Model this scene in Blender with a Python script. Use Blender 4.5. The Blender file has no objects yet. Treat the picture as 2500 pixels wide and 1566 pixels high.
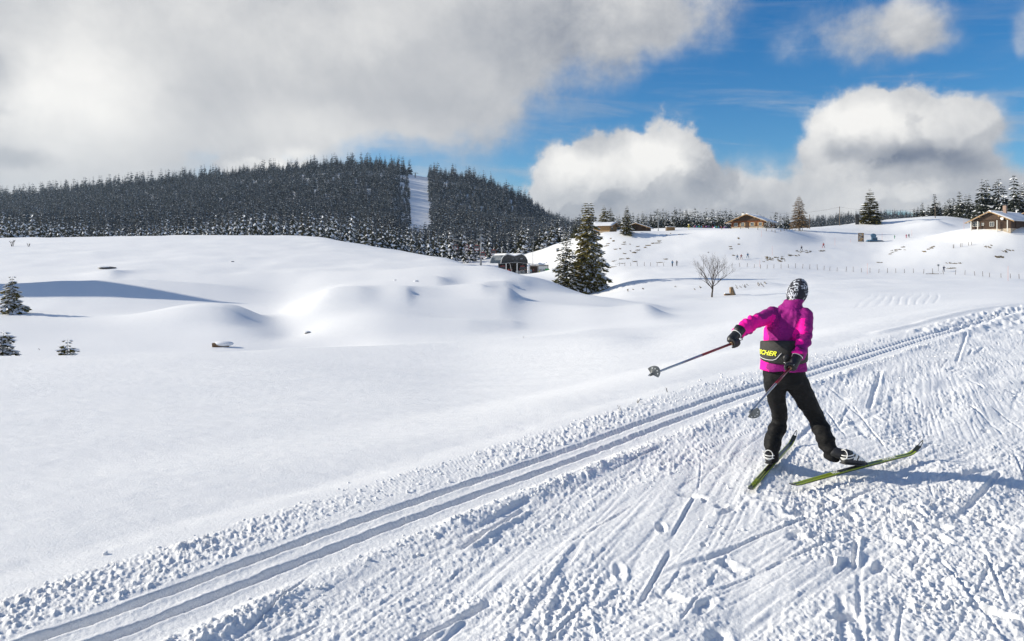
import bpy, bmesh, math, random
import numpy as np
from mathutils import Vector, Matrix, Euler

SC = bpy.context.scene
COL = SC.collection
R = math.radians
# ---------------------------------------------------------------- camera
H, F = 1.8, 1667.0            # eye height (m), focal length in photo pixels (photo 2500 x 1566)
HZ = 640.0                    # photo row of the horizon
cam_d = bpy.data.cameras.new('camera'); cam = bpy.data.objects.new('camera', cam_d); COL.objects.link(cam)
cam.location = (0, 0, H); cam.rotation_euler = (R(90), 0, 0)
cam_d.sensor_width = 36.0; cam_d.lens = 36.0 * F / 2500.0
cam_d.shift_y = -(783.0 - HZ) / 2500.0
cam_d.clip_start = 0.1; cam_d.clip_end = 20000
SC.camera = cam

# ---------------------------------------------------------------- light
SUN_EL, SUN_AZ = R(23), R(-80)       # azimuth from the view axis, to the left
sd = Vector((math.sin(SUN_AZ) * math.cos(SUN_EL), math.cos(SUN_AZ) * math.cos(SUN_EL), math.sin(SUN_EL)))
sun_d = bpy.data.lights.new('sun', 'SUN'); sun_d.energy = 4.5; sun_d.angle = R(0.53); sun_d.color = (1.0, 0.925, 0.78)
sun = bpy.data.objects.new('sun', sun_d); COL.objects.link(sun)
sun.rotation_euler = sd.to_track_quat('Z', 'Y').to_euler()
SC.view_settings.view_transform = 'Standard'; SC.view_settings.look = 'None'
SC.view_settings.exposure = 0.42; SC.view_settings.gamma = 1.0
SC.view_settings.use_curve_mapping = False
SC.cycles.max_bounces = 6; SC.cycles.diffuse_bounces = 5; SC.cycles.glossy_bounces = 2
SC.cycles.use_denoising = True

class NT:
    """tiny helper to wire shader nodes"""
    def __init__(s, tree): s.t = tree
    def n(s, typ, **kw):
        nd = s.t.nodes.new(typ)
        for k, v in kw.items(): setattr(nd, k, v)
        return nd
    def put(s, sock, v):
        if v is None: return
        if hasattr(v, 'is_output') or isinstance(v, bpy.types.NodeSocket): s.t.links.new(v, sock)
        else:
            if sock.type == 'RGBA' and len(v) == 3: v = (*v, 1)
            sock.default_value = v
    def m(s, op, a, b=None, c=None, clamp=False):
        nd = s.n('ShaderNodeMath', operation=op, use_clamp=clamp)
        for i, v in enumerate((a, b, c)): s.put(nd.inputs[i], v)
        return nd.outputs[0]
    def v(s, op, a, b=None, sc=None):
        nd = s.n('ShaderNodeVectorMath', operation=op)
        s.put(nd.inputs[0], a); s.put(nd.inputs[1], b)
        if sc is not None: s.put(nd.inputs['Scale'], sc)
        return nd.outputs['Value'] if op in ('LENGTH', 'DOT_PRODUCT', 'DISTANCE') else nd.outputs[0]
    def mr(s, v, a, b, c=0.0, d=1.0, smooth=True):
        nd = s.n('ShaderNodeMapRange', interpolation_type='SMOOTHSTEP' if smooth else 'LINEAR')
        for i, q in enumerate((v, a, b, c, d)): s.put(nd.inputs[i], q)
        return nd.outputs[0]
    def mix(s, f, a, b, typ='MIX'):
        nd = s.n('ShaderNodeMix', data_type='RGBA', blend_type=typ)
        s.put(nd.inputs[0], f); s.put(nd.inputs[6], a); s.put(nd.inputs[7], b)
        return nd.outputs[2]
    def noise(s, vec, scale, detail=4.0, rough=0.55, dist=0.0, out=0, typ='FBM'):
        nd = s.n('ShaderNodeTexNoise')
        try: nd.noise_type = typ
        except Exception: pass
        s.put(nd.inputs['Vector'], vec); nd.inputs['Scale'].default_value = scale
        nd.inputs['Detail'].default_value = detail; nd.inputs['Roughness'].default_value = rough
        nd.inputs['Distortion'].default_value = dist
        return nd.outputs[out]
    def xyz(s, x, y, z):
        nd = s.n('ShaderNodeCombineXYZ')
        for i, q in enumerate((x, y, z)): s.put(nd.inputs[i], q)
        return nd.outputs[0]

def ang(px, py):                      # photo pixel -> azimuth, elevation of the line of sight
    t = (px - 1250) / F; a = math.atan(t)
    return a, math.atan((HZ - py) / F * math.cos(a))

world = bpy.data.worlds.new('World'); SC.world = world; world.use_nodes = True
W = NT(world.node_tree); world.node_tree.nodes.clear()
def build_sky():
    # group: cloud density and brightness for a direction
    g = bpy.data.node_groups.new('cloud_cover', 'ShaderNodeTree')
    g.interface.new_socket('P', in_out='INPUT', socket_type='NodeSocketVector')
    g.interface.new_socket('Density', in_out='OUTPUT', socket_type='NodeSocketFloat')
    G = NT(g); gi = G.n('NodeGroupInput'); go = G.n('NodeGroupOutput')
    P = gi.outputs[0]
    w1 = G.v('SUBTRACT', G.noise(P, 3.2, 5, 0.62, out=1), (0.5, 0.5, 0.5))
    Q = G.v('ADD', P, G.v('SCALE', w1, sc=0.20))
    w2 = G.v('SUBTRACT', G.noise(P, 16.0, 8, 0.62, out=1), (0.5, 0.5, 0.5))
    Qs = G.v('ADD', G.v('ADD', P, G.v('SCALE', w1, sc=0.075)), G.v('SCALE', w2, sc=0.075))
    # (px, py, half width, half height, strength, crisp)
    blobs = [(50, 100, 900, 420, 1.5, 0), (780, 60, 700, 400, 1.5, 0), (1000, 190, 330, 190, 1.0, 0), (1350, 10, 420, 250, 0.95, 0), (1620, 60, 220, 130, 0.75, 0),
             (60, 420, 420, 180, 1.2, 0), (-500, 300, 600, 500, 1.0, 0),
             (680, 418, 150, 52, 1.3, 1), (1130, 440, 150, 60, 0.45, 0),
             (1385, 425, 110, 100, 1.6, 1), (1500, 400, 130, 105, 1.7, 1), (1625, 375, 115, 100, 1.8, 1), (1560, 470, 300, 110, 1.4, 1),
             (1420, 500, 170, 90, 1.2, 1),
             (2085, 330, 140, 120, 1.5, 1), (2230, 315, 170, 110, 1.5, 1), (2350, 340, 110, 110, 1.2, 0), (2150, 430, 300, 120, 1.6, 0),
             (1850, 500, 520, 85, 1.6, 0), (1780, 400, 130, 80, 0.6, 0), (2420, 490, 340, 95, 1.25, 0), (2120, 510, 260, 60, 0.8, 0),
             (2080, 110, 200, 90, 0.80, 0), (2230, 50, 120, 90, 0.75, 0), (2520, 60, 60, 110, 0.4, 0), (2800, 250, 200, 240, 0.7, 0)]
    tot = None
    for (px, py, sx, sy, st, cr) in blobs:
        a, e = ang(px, py)
        a2, _ = ang(px + sx, py); _, e2 = ang(px, py - sy)
        d = G.v('LENGTH', G.v('DIVIDE', G.v('SUBTRACT', Qs if cr else Q, (a, e, 0)), (max(0.02, abs(a2 - a)), max(0.02, abs(e2 - e)), 1)))
        wgt = G.mr(d, 1.15 if cr else 1.3, 0.5 if cr else 0.15, 0, st)
        tot = wgt if tot is None else G.m('ADD', tot, wgt)
    # broken cloud everywhere the photograph does not look, thinner overhead, its cover raised to fill the shadows
    sp = G.n('ShaderNodeSeparateXYZ'); G.put(sp.inputs[0], P)
    outside = G.mr(G.m('ABSOLUTE', sp.outputs[0]), 0.72, 1.0)
    above = G.mr(sp.outputs[1], 0.40, 0.62)
    om = G.m('MAXIMUM', outside, above)
    band = G.mr(sp.outputs[1], 0.9, 0.15, 0.35, 1.0)
    nn = G.mr(G.noise(P, 2.1, 6, 0.6), 0.38, 0.60)
    tot = G.m('ADD', tot, G.m('MULTIPLY', G.m('MULTIPLY', nn, om), G.m('MULTIPLY', band, 1.1)))
    G_x = sp.outputs[0]
    fine = G.m('MULTIPLY', G.m('SUBTRACT', G.noise(P, 9.0, 8, 0.68), 0.5), G.mr(G_x, -0.15, 0.1, 0.8, 1.7))
    dens = G.m('ADD', tot, G.m('MULTIPLY', fine, G.mr(tot, 0.0, 0.5)))
    G.put(go.inputs[0], dens)

    tc = W.n('ShaderNodeTexCoord'); D = tc.outputs['Generated']
    sep = W.n('ShaderNodeSeparateXYZ'); W.put(sep.inputs[0], D)
    az = W.m('ARCTAN2', sep.outputs[0], sep.outputs[1]); el = W.m('ARCSINE', sep.outputs[2])
    P = W.xyz(az, el, 0.0)
    def dens(p):
        nd = W.n('ShaderNodeGroup'); nd.node_tree = g; W.put(nd.inputs[0], p); return nd.outputs[0]
    d0 = dens(P); d1 = dens(W.v('ADD', P, (-0.035, 0.03, 0)))
    cover = W.mr(d0, 0.02, 1.12)
    rim = W.mr(W.m('SUBTRACT', d0, d1), -0.35, 0.75)          # lit where it thins out towards the sun
    # large patches of brighter and darker cloud
    base = W.mr(W.noise(P, 3.0, 6, 0.6, 0.4), 0.3, 0.7, -0.09, 0.09)
    def patch(px, py, sx, sy):
        a, e = ang(px, py); a2, _ = ang(px + sx, py); _, e2 = ang(px, py - sy)
        w = W.v('ADD', P, W.v('SCALE', W.v('SUBTRACT', W.noise(P, 8.0, 4, 0.6, out=1), (0.5, 0.5, 0.5)), sc=0.09))
        d = W.v('LENGTH', W.v('DIVIDE', W.v('SUBTRACT', w, (a, e, 0)), (abs(a2 - a), abs(e2 - e), 1)))
        return W.mr(d, 1.0, 0.0)
    br = W.m('ADD', W.m('ADD', 0.635, base), W.m('MULTIPLY', W.m('SUBTRACT', W.noise(P, 20.0, 7, 0.62, 0.3), 0.5), W.mr(az, -0.12, 0.1, 0.10, 0.45)))
    for (px, py, sx, sy, k) in [(190, 230, 330, 300, 0.30), (800, 330, 520, 110, 0.15), (1000, 150, 500, 200, 0.05), (0, 150, 120, 90, -0.22), (40, 380, 150, 45, -0.18), (0, 255, 60, 30, -0.1),
                                (1350, 60, 420, 260, -0.17), (1600, 380, 150, 100, 0.36), (1400, 410, 140, 85, 0.30), (1500, 430, 150, 60, 0.16), (1730, 440, 120, 60, -0.12), (1480, 490, 200, 40, -0.10),
                                (2120, 290, 230, 100, 0.26), (2050, 330, 90, 60, 0.1), (2200, 385, 190, 55, -0.42), (2060, 375, 70, 42, -0.28), (2330, 410, 150, 60, -0.30), (1900, 500, 400, 60, -0.06),
                                (2430, 480, 200, 60, -0.16), (2080, 110, 260, 130, -0.10), (1400, 300, 300, 160, -0.08), (700, 395, 130, 40, 0.2)]:
        br = W.m('ADD', br, W.m('MULTIPLY', patch(px, py, sx, sy), k))
    br = W.m('ADD', br, W.m('MULTIPLY', W.m('SUBTRACT', rim, 0.35), 0.16))
    bright = W.mix(W.mr(br, 0.62, 1.0, smooth=False), W.mix(W.mr(br, 0.10, 0.62, smooth=False), (0.115, 0.15, 0.225), (0.53, 0.54, 0.56)), (0.92, 0.905, 0.875))
    sky = W.n('ShaderNodeTexSky', sky_type='NISHITA', sun_disc=False, sun_elevation=SUN_EL, sun_rotation=SUN_AZ, altitude=1100, air_density=1.0, dust_density=0.3, ozone_density=2.5)
    hs = W.n('ShaderNodeHueSaturation'); hs.inputs['Saturation'].default_value = 1.18; hs.inputs['Value'].default_value = 1.0
    W.put(hs.inputs['Color'], sky.outputs[0])
    # thin high streaks
    st = W.noise(W.v('MULTIPLY', W.v('ADD', P, W.xyz(0.0, W.m('MULTIPLY', az, 0.10), 0.0)), (3.0, 22.0, 1)), 1.6, 6, 0.6, 0.5)
    cir = W.m('MULTIPLY', W.mr(st, 0.46, 0.76, 0, 0.6), W.mr(el, 0.30, 0.12, 0.25, 1.0))
    SKY_STR, KS = 0.09, 0.80
    skyc = W.mix(1.0, hs.outputs[0], W.mix(W.mr(el, 0.05, 0.42), (0.62, 0.92, 1.02), (0.16, 0.80, 1.10)), 'MULTIPLY')
    cl = W.v('SCALE', bright, sc=KS / SKY_STR)
    c = W.mix(cir, skyc, W.v('SCALE', bright, sc=0.8 / SKY_STR))
    c = W.mix(cover, c, cl)
    bg = W.n('ShaderNodeBackground'); W.put(bg.inputs[0], c); bg.inputs[1].default_value = SKY_STR
    out = W.n('ShaderNodeOutputWorld'); W.t.links.new(bg.outputs[0], out.inputs[0])
build_sky()
world.cycles.sampling_method = 'MANUAL'; world.cycles.sample_map_resolution = 512

# ---------------------------------------------------------------- object helpers
def tag(o, label, cat, group=None, kind=None):
    o['label'] = label
    if cat: o['category'] = cat
    if group: o['group'] = group
    if kind: o['kind'] = kind
    return o
def empty(name, loc, rz=0.0, label=None, cat=None, group=None):
    o = bpy.data.objects.new(name, None); COL.objects.link(o)
    o.location = loc; o.rotation_euler = (0, 0, rz); o.empty_display_size = 0.1
    if label: tag(o, label, cat, group)
    return o
def link(name, me, parent=None):
    o = bpy.data.objects.new(name, me); COL.objects.link(o)
    if parent: o.parent = parent
    return o
def copy_tree(o, parent=None):
    c = o.copy(); COL.objects.link(c)
    if parent: c.parent = parent
    for ch in list(o.children): copy_tree(ch, c)
    return c

class MB:
    """collects simple shapes, builds ONE mesh"""
    def __init__(s): s.v = []; s.f = []; s.mi = []; s.cur = 0
    def add(s, vs, fs):
        k = len(s.v); s.v += [tuple(v) for v in vs]
        s.f += [tuple(i + k for i in f) for f in fs]; s.mi += [s.cur] * len(fs); return s
    def box(s, x0, x1, y0, y1, z0, z1, M=None):
        vs = [Vector((x, y, z)) for z in (z0, z1) for y in (y0, y1) for x in (x0, x1)]
        if M is not None: vs = [M @ v for v in vs]
        return s.add(vs, [(0, 2, 3, 1), (4, 5, 7, 6), (0, 1, 5, 4), (2, 6, 7, 3), (0, 4, 6, 2), (1, 3, 7, 5)])
    def prism(s, prof, y0, y1, M=None):       # profile in x,z extruded along y
        n = len(prof)
        vs = [Vector((x, y0, z)) for x, z in prof] + [Vector((x, y1, z)) for x, z in prof]
        if M is not None: vs = [M @ v for v in vs]
        return s.add(vs, [tuple(range(n)), tuple(reversed(range(n, 2 * n)))] + [(i, i + n, (i + 1) % n + n, (i + 1) % n) for i in range(n)])
    def tube(s, pts, rad, n=8, cap=True):
        pts = [Vector(p) for p in pts]
        if not isinstance(rad, (list, tuple)): rad = [rad] * len(pts)
        k = len(s.v); vs = []; fs = []; up = None
        for i, p in enumerate(pts):
            d = (pts[min(i + 1, len(pts) - 1)] - pts[max(i - 1, 0)])
            if d.length < 1e-9: d = Vector((0, 0, 1))
            d.normalize()
            if up is None: up = d.orthogonal().normalized()
            up = (up - d * up.dot(d));
            if up.length < 1e-6: up = d.orthogonal()
            up.normalize(); sd_ = d.cross(up)
            for j in range(n):
                a = 2 * math.pi * j / n
                vs.append(p + (up * math.cos(a) + sd_ * math.sin(a)) * rad[i])
        for i in range(len(pts) - 1):
            for j in range(n): fs.append((i * n + j, i * n + (j + 1) % n, (i + 1) * n + (j + 1) % n, (i + 1) * n + j))
        if cap: fs += [tuple(reversed(range(n))), tuple(range((len(pts) - 1) * n, len(pts) * n))]
        return s.add(vs, fs)
    def ball(s, c, r, seg=10, rings=7, M=None):
        if not isinstance(r, (tuple, list, Vector)): r = (r, r, r)
        vs = []; fs = []
        for i in range(rings + 1):
            th = math.pi * i / rings
            for j in range(seg):
                a = 2 * math.pi * j / seg
                v = Vector((math.sin(th) * math.cos(a) * r[0], math.sin(th) * math.sin(a) * r[1], math.cos(th) * r[2]))
                if M is not None: v = M @ v
                vs.append(v + Vector(c))
        for i in range(rings):
            for j in range(seg): fs.append((i * seg + j, (i + 1) * seg + j, (i + 1) * seg + (j + 1) % seg, i * seg + (j + 1) % seg))
        return s.add(vs, fs)
    def mesh(s, name, mats, smooth=False, fix=True):
        me = bpy.data.meshes.new(name); me.from_pydata(s.v, [], s.f)
        for m_ in (mats if isinstance(mats, (list, tuple)) else [mats]): me.materials.append(m_)
        if len(s.mi): me.polygons.foreach_set('material_index', s.mi)
        if fix:
            bm = bmesh.new(); bm.from_mesh(me); bmesh.ops.recalc_face_normals(bm, faces=bm.faces); bm.to_mesh(me); bm.free()
        if smooth: me.polygons.foreach_set('use_smooth', [True] * len(me.polygons))
        me.update(); return me
    def build(s, name, mats, parent=None, smooth=False, fix=True):
        return link(name, s.mesh(name, mats, smooth, fix), parent)

MATS = {}
def mat(name, col, rough=0.7, metal=0.0, var=0.0, vscale=20.0, bump=0.0, bscale=60.0, spec=0.5, sheen=0.0, stretch=None):
    if name in MATS: return MATS[name]
    m_ = bpy.data.materials.new(name); m_.use_nodes = True
    T = NT(m_.node_tree); b = m_.node_tree.nodes['Principled BSDF']
    b.inputs['Roughness'].default_value = rough; b.inputs['Metallic'].default_value = metal
    b.inputs['Specular IOR Level'].default_value = spec
    if sheen: b.inputs['Sheen Weight'].default_value = sheen
    tc = T.n('ShaderNodeTexCoord'); ob = tc.outputs['Object']
    if stretch: ob = T.v('MULTIPLY', ob, stretch)
    if var:
        f = T.noise(ob, vscale, 5, 0.6)
        c = T.mix(T.mr(f, 0.3, 0.7), tuple(x * (1 - var) for x in col), tuple(min(1, x * (1 + var)) for x in col))
        T.put(b.inputs['Base Color'], c)
    else: b.inputs['Base Color'].default_value = (*col, 1)
    if bump:
        bn = T.n('ShaderNodeBump'); bn.inputs['Strength'].default_value = bump; bn.inputs['Distance'].default_value = 0.01
        T.put(bn.inputs['Height'], T.noise(ob, bscale, 5, 0.6)); T.put(b.inputs['Normal'], bn.outputs[0])
    MATS[name] = m_; return m_
# ---------------------------------------------------------------- numpy noise
_rng = np.random.RandomState(7)
_LAT = _rng.rand(1024, 1024).astype(np.float32) * 2 - 1
def vnoise(x, y, seed=0):
    """smooth lattice noise, -1..1"""
    x = np.asarray(x, np.float32) + seed * 17.37; y = np.asarray(y, np.float32) + seed * 91.73
    xi = np.floor(x); yi = np.floor(y); fx = x - xi; fy = y - yi
    xi = xi.astype(np.int32) & 1023; yi = yi.astype(np.int32) & 1023
    fx = fx * fx * (3 - 2 * fx); fy = fy * fy * (3 - 2 * fy)
    x1 = (xi + 1) & 1023; y1 = (yi + 1) & 1023
    a = _LAT[yi, xi]; b = _LAT[yi, x1]; c = _LAT[y1, xi]; d = _LAT[y1, x1]
    return (a + (b - a) * fx) * (1 - fy) + (c + (d - c) * fx) * fy
def fbm(x, y, o=4, seed=0, g=0.5):
    s = 0; a = 1.0; t = 0
    for i in range(o):
        s = s + a * vnoise(x * 2.03 ** i, y * 2.03 ** i, seed + i); t += a; a *= g
    return s / t
def sstep(a, b, x):
    t = np.clip((x - a) / (b - a), 0, 1); return t * t * (3 - 2 * t)

# ---------------------------------------------------------------- the lie of the land, one profile per direction: (depth, height)
def PY(D, py): return (D, H - (py - HZ) * D / F)
_nl = [(0.3, 0), (3, 0), (6, -.08), (10, -.35), (15, -.75), (20, -1.18)]
_nm = [(0.3, 0), (3, 0), (6, -.05), (10, -.15), (15, -.32), (20, -.6)]
_nr = [(0.3, 0), (3, 0), (10, 0)]
def P_(*a): return [PY(d, p) for d, p in a]
def _near(px):
    w = min(max((px - 1080) / 600.0, 0), 1); w = w * w * (3 - 2 * w); a = dict(_nl); b = dict(_nm)
    return [(d, a[d] * (1 - w) + b[d] * w) for d, _ in _nl]
PROF = {
 -400: _nl + P_((26,862),(30,882),(36,868),(40,845),(46,803),(52,772),(58,755),(63,748),(67,722),(80,692),(100,655),(130,615),(160,592),(190,584)) + [(230,8.2),(300,7),(380,10),(450,13)] + P_((600,580),(800,555),(1000,540),(1200,525)) + [(2000,60),(4000,20)],
 0: _nl + P_((26,862),(30,882),(36,868),(40,845),(46,803),(52,772),(58,755),(63,748),(67,722),(80,692),(100,655),(130,610),(160,588),(190,580)) + [(230,8.2),(300,7),(380,10),(450,13)] + P_((600,575),(800,545),(1000,515),(1200,490)) + [(2000,60),(4000,20)],
 300: _nl + P_((26,860),(30,880),(36,866),(40,843),(46,808),(52,783),(57,762),(62,750),(66,721),(80,688),(100,648),(130,605),(160,583),(190,576)) + [(230,8.2),(300,8),(380,10),(450,13)] + P_((600,575),(800,535),(1000,490),(1200,457)) + [(2000,60),(4000,20)],
 520: _nl + P_((27,852),(31,870),(36,858),(41,835),(46,808),(52,783),(58,765),(64,748),(68,728),(80,690),(100,645),(130,603),(160,580),(190,574)) + [(230,8),(300,8),(380,10),(450,13)] + P_((600,575),(800,525),(1000,472),(1200,434)) + [(2000,60),(4000,20)],
 680: _nl + P_((28,846),(32,868),(37,862),(42,835),(47,815),(53,795),(60,765),(66,742),(72,720),(82,690),(100,645),(130,603),(160,580),(185,573)) + [(230,8),(300,8),(380,10),(450,13)] + P_((600,575),(800,520),(1000,460),(1200,418)) + [(2000,60),(4000,20)],
 800: _nl + P_((29,841),(33,862),(38,852),(42,832),(46,808),(51,780),(57,750),(63,727),(72,705),(82,680),(100,643),(130,603),(155,582),(175,576)) + [(210,7),(300,7),(380,10),(450,12)] + P_((600,575),(800,510),(1000,450),(1200,406)) + [(2000,60),(4000,20)],
 932: _nl + P_((30,836),(34,850),(38,838),(42,820),(46,800),(51,775),(57,748),(64,722),(74,695),(88,665),(105,635),(125,612),(150,601)) + [(180,1.5),(230,0),(300,3),(420,9)] + P_((600,578),(850,500),(1200,404)) + [(2000,60),(4000,20)],
 1036: _nl + P_((31,831),(35,842),(39,832),(43,815),(47,798),(52,775),(58,748),(65,722),(75,692),(88,662),(105,635),(125,616)) + [(150,3),(180,0),(230,-2),(300,1),(420,7)] + P_((600,580),(850,515),(1200,428)) + [(2000,60),(4000,20)],
 1098: _near(1098) + P_((32,829),(36,838),(40,828),(44,812),(48,796),(53,773),(60,743),(67,716),(77,690),(90,660),(112,624)) + [(125,2.0),(150,-1),(180,-2),(230,-1),(300,2),(420,6)] + P_((600,585),(850,525),(1200,432)) + [(2000,60),(4000,20)],
 1160: _near(1160) + P_((33,825),(37,832),(41,822),(45,808),(50,788),(56,762),(63,735),(72,705),(84,675),(100,643)) + [(115,.5),(140,-2.5),(180,-2.5),(225,-2.0),(250,-1),(300,2.5),(420,6)] + P_((600,590),(850,535),(1200,439)) + [(2000,60),(4000,20)],
 1232: _near(1232) + P_((34,820),(38,826),(42,816),(46,802),(52,780),(59,750),(67,722),(77,694),(90,664)) + [(105,-1),(130,-3),(180,-3),(230,-2.3),(255,-1.5),(300,4),(340,6),(420,6)] + P_((600,592),(850,548),(1200,466)) + [(2000,50),(4000,20)],
 1305: _near(1305) + P_((35,815),(39,820),(43,812),(48,795),(54,770),(62,738),(71,708),(82,685)) + [(95,-2.2),(120,-4),(160,-3.5),(200,-2.5),(235,-1.5),(260,1.5),(300,8),(330,9),(420,6)] + P_((600,600),(850,570),(1200,512)) + [(2000,40),(4000,20)],
 1377: _near(1377) + P_((37,808),(41,810),(46,800),(51,785),(58,760),(66,732),(76,713)) + [(90,-2.8),(115,-5),(145,-5.6),(170,-4.0),(200,-1.5),(230,3),(260,9),(290,11.5),(330,10),(420,10),(600,15),(1200,60),(2000,30),(4000,20)],
 1450: _near(1450) + P_((40,798),(45,796),(50,785),(56,765),(64,742),(73,724)) + [(86,-3.2),(115,-5.2),(145,-5.4),(165,-3.8),(185,-1),(205,4),(225,9),(245,13),(270,14),(330,12),(420,16),(600,22),(1200,40),(4000,20)],
 1520: _near(1520) + P_((42,795),(50,786),(56,775),(62,757),(70,745)) + [(80,-3),(105,-3.1),(112,-4.2),(125,-3.8),(150,-2.6),(170,-1),(185,.6),(200,3.5),(215,8),(232,12.5),(248,14.3),(270,14.3),(330,14),(420,18),(600,24),(1200,45),(4000,20)],
 1600: _near(1600) + [(30,-1.6),(42,-1.95),(50,-2.25),(60,-2.5),(80,-2.9),(103,-3.0),(110,-4.0),(125,-3.3),(150,-1.9),(175,-.1),(190,1.5),(205,5),(218,9),(232,12.7),(250,14.8),(280,14.5),(330,14),(450,20),(600,24),(1200,40),(4000,20)],
 1740: [(0.3,0),(3,0),(8,0),(12,-.08),(20,-.45),(30,-1.2),(42,-1.8),(60,-2.4),(80,-2.8),(95,-3.05),(105,-2.95),(112,-3.8),(125,-2.8),(150,-1.0),(180,.4),(195,3.4),(207,8.0),(216,11.6),(230,12.9),(245,14.4),(280,14),(330,14),(450,20),(600,24),(1200,40),(4000,20)],
 1900: _nr + [(15,-.15),(25,-.6),(40,-1.2),(60,-1.9),(85,-2.5),(108,-2.4),(115,-3.0),(125,-2.4),(150,-1.2),(178,.5),(192,3.2),(205,7.6),(216,11.3),(226,12.2),(235,13),(255,13.9),(300,13.5),(450,17),(600,24),(800,33),(1000,48),(1300,40),(4000,20)],
 2000: _nr + [(15,0),(25,-.4),(40,-1.0),(60,-1.8),(85,-2.3),(110,-2.2),(125,-2.0),(150,-1.4),(176,-.5),(190,2.5),(205,6.7),(218,9.6),(232,11.8),(250,14),(268,16.2),(300,15),(420,18),(600,24),(800,37),(1000,58),(1300,50),(4000,20)],
 2150: _nr + [(18,0),(25,-.2),(40,-.8),(60,-1.5),(85,-2),(110,-2.1),(150,-1.8),(172,-1.0),(188,1.8),(203,6),(215,8.3),(230,10.4),(250,14),(270,18.5),(285,19.6),(320,18),(420,22),(600,24),(800,41),(1000,68),(1300,60),(4000,20)],
 2300: _nr + [(20,0),(28,-.1),(40,-.6),(60,-1.3),(85,-1.9),(110,-2.0),(150,-1.8),(168,-1.0),(180,2.5),(192,7.5),(202,10.2),(212,10.6),(222,11.0),(240,14.5),(265,20),(285,21.5),(320,20),(420,24),(600,24),(800,39),(1000,62),(1300,54),(4000,20)],
 2440: _nr + [(25,0),(35,-.15),(45,-.5),(60,-1.1),(85,-1.8),(110,-2.0),(150,-1.8),(165,-1.2),(176,2.6),(186,8),(195,11.4),(205,12.0),(240,13.5),(280,18),(320,19),(420,24),(600,24),(800,34),(1000,50),(1300,42),(4000,20)],
 2900: _nr + [(30,0),(40,-.15),(60,-1.1),(85,-1.8),(110,-2.0),(150,-1.8),(165,-1.0),(176,3.2),(186,9),(195,12.6),(205,13.5),(240,15),(280,19),(320,20),(420,24),(600,24),(1200,40),(4000,20)],
}
_T = np.linspace(-1.0, 1.0, 401); _L = np.linspace(math.log(0.3), math.log(4000), 900)
def _blur(a, k, axis):
    x = np.arange(-3 * k, 3 * k + 1); w = np.exp(-x * x / (2.0 * k * k)); w /= w.sum(); n = len(x) // 2
    ap = np.pad(a, [(n, n) if i == axis else (0, 0) for i in (0, 1)], mode='edge'); o = 0
    for i, q in enumerate(w): o = o + q * (ap[i:i + a.shape[0], :] if axis == 0 else ap[:, i:i + a.shape[1]])
    return o
def _table():
    ks = sorted(PROF); A = np.stack([np.interp(_L, np.log([d for d, z in PROF[k]]), [z for d, z in PROF[k]]) for k in ks])
    tk = np.array([(k - 1250) / F for k in ks])
    # smooth (cubic-like) passage from one profile to the next
    out = np.empty((len(_T), len(_L)))
    for j in range(len(_L)): out[:, j] = np.interp(_T, tk, A[:, j])
    return _blur(_blur(out, 4, 0), 3, 1)
_TAB = _table()
# level ground under the buildings: (px, depth, height, radius)
PADS = [(1830, 226, 12.75, 9), (2432, 197, 11.75, 7), (1500, 238, 11.9, 8), (1556, 240, 12.3, 7), (1262, 240, -2.35, 12)]

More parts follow.
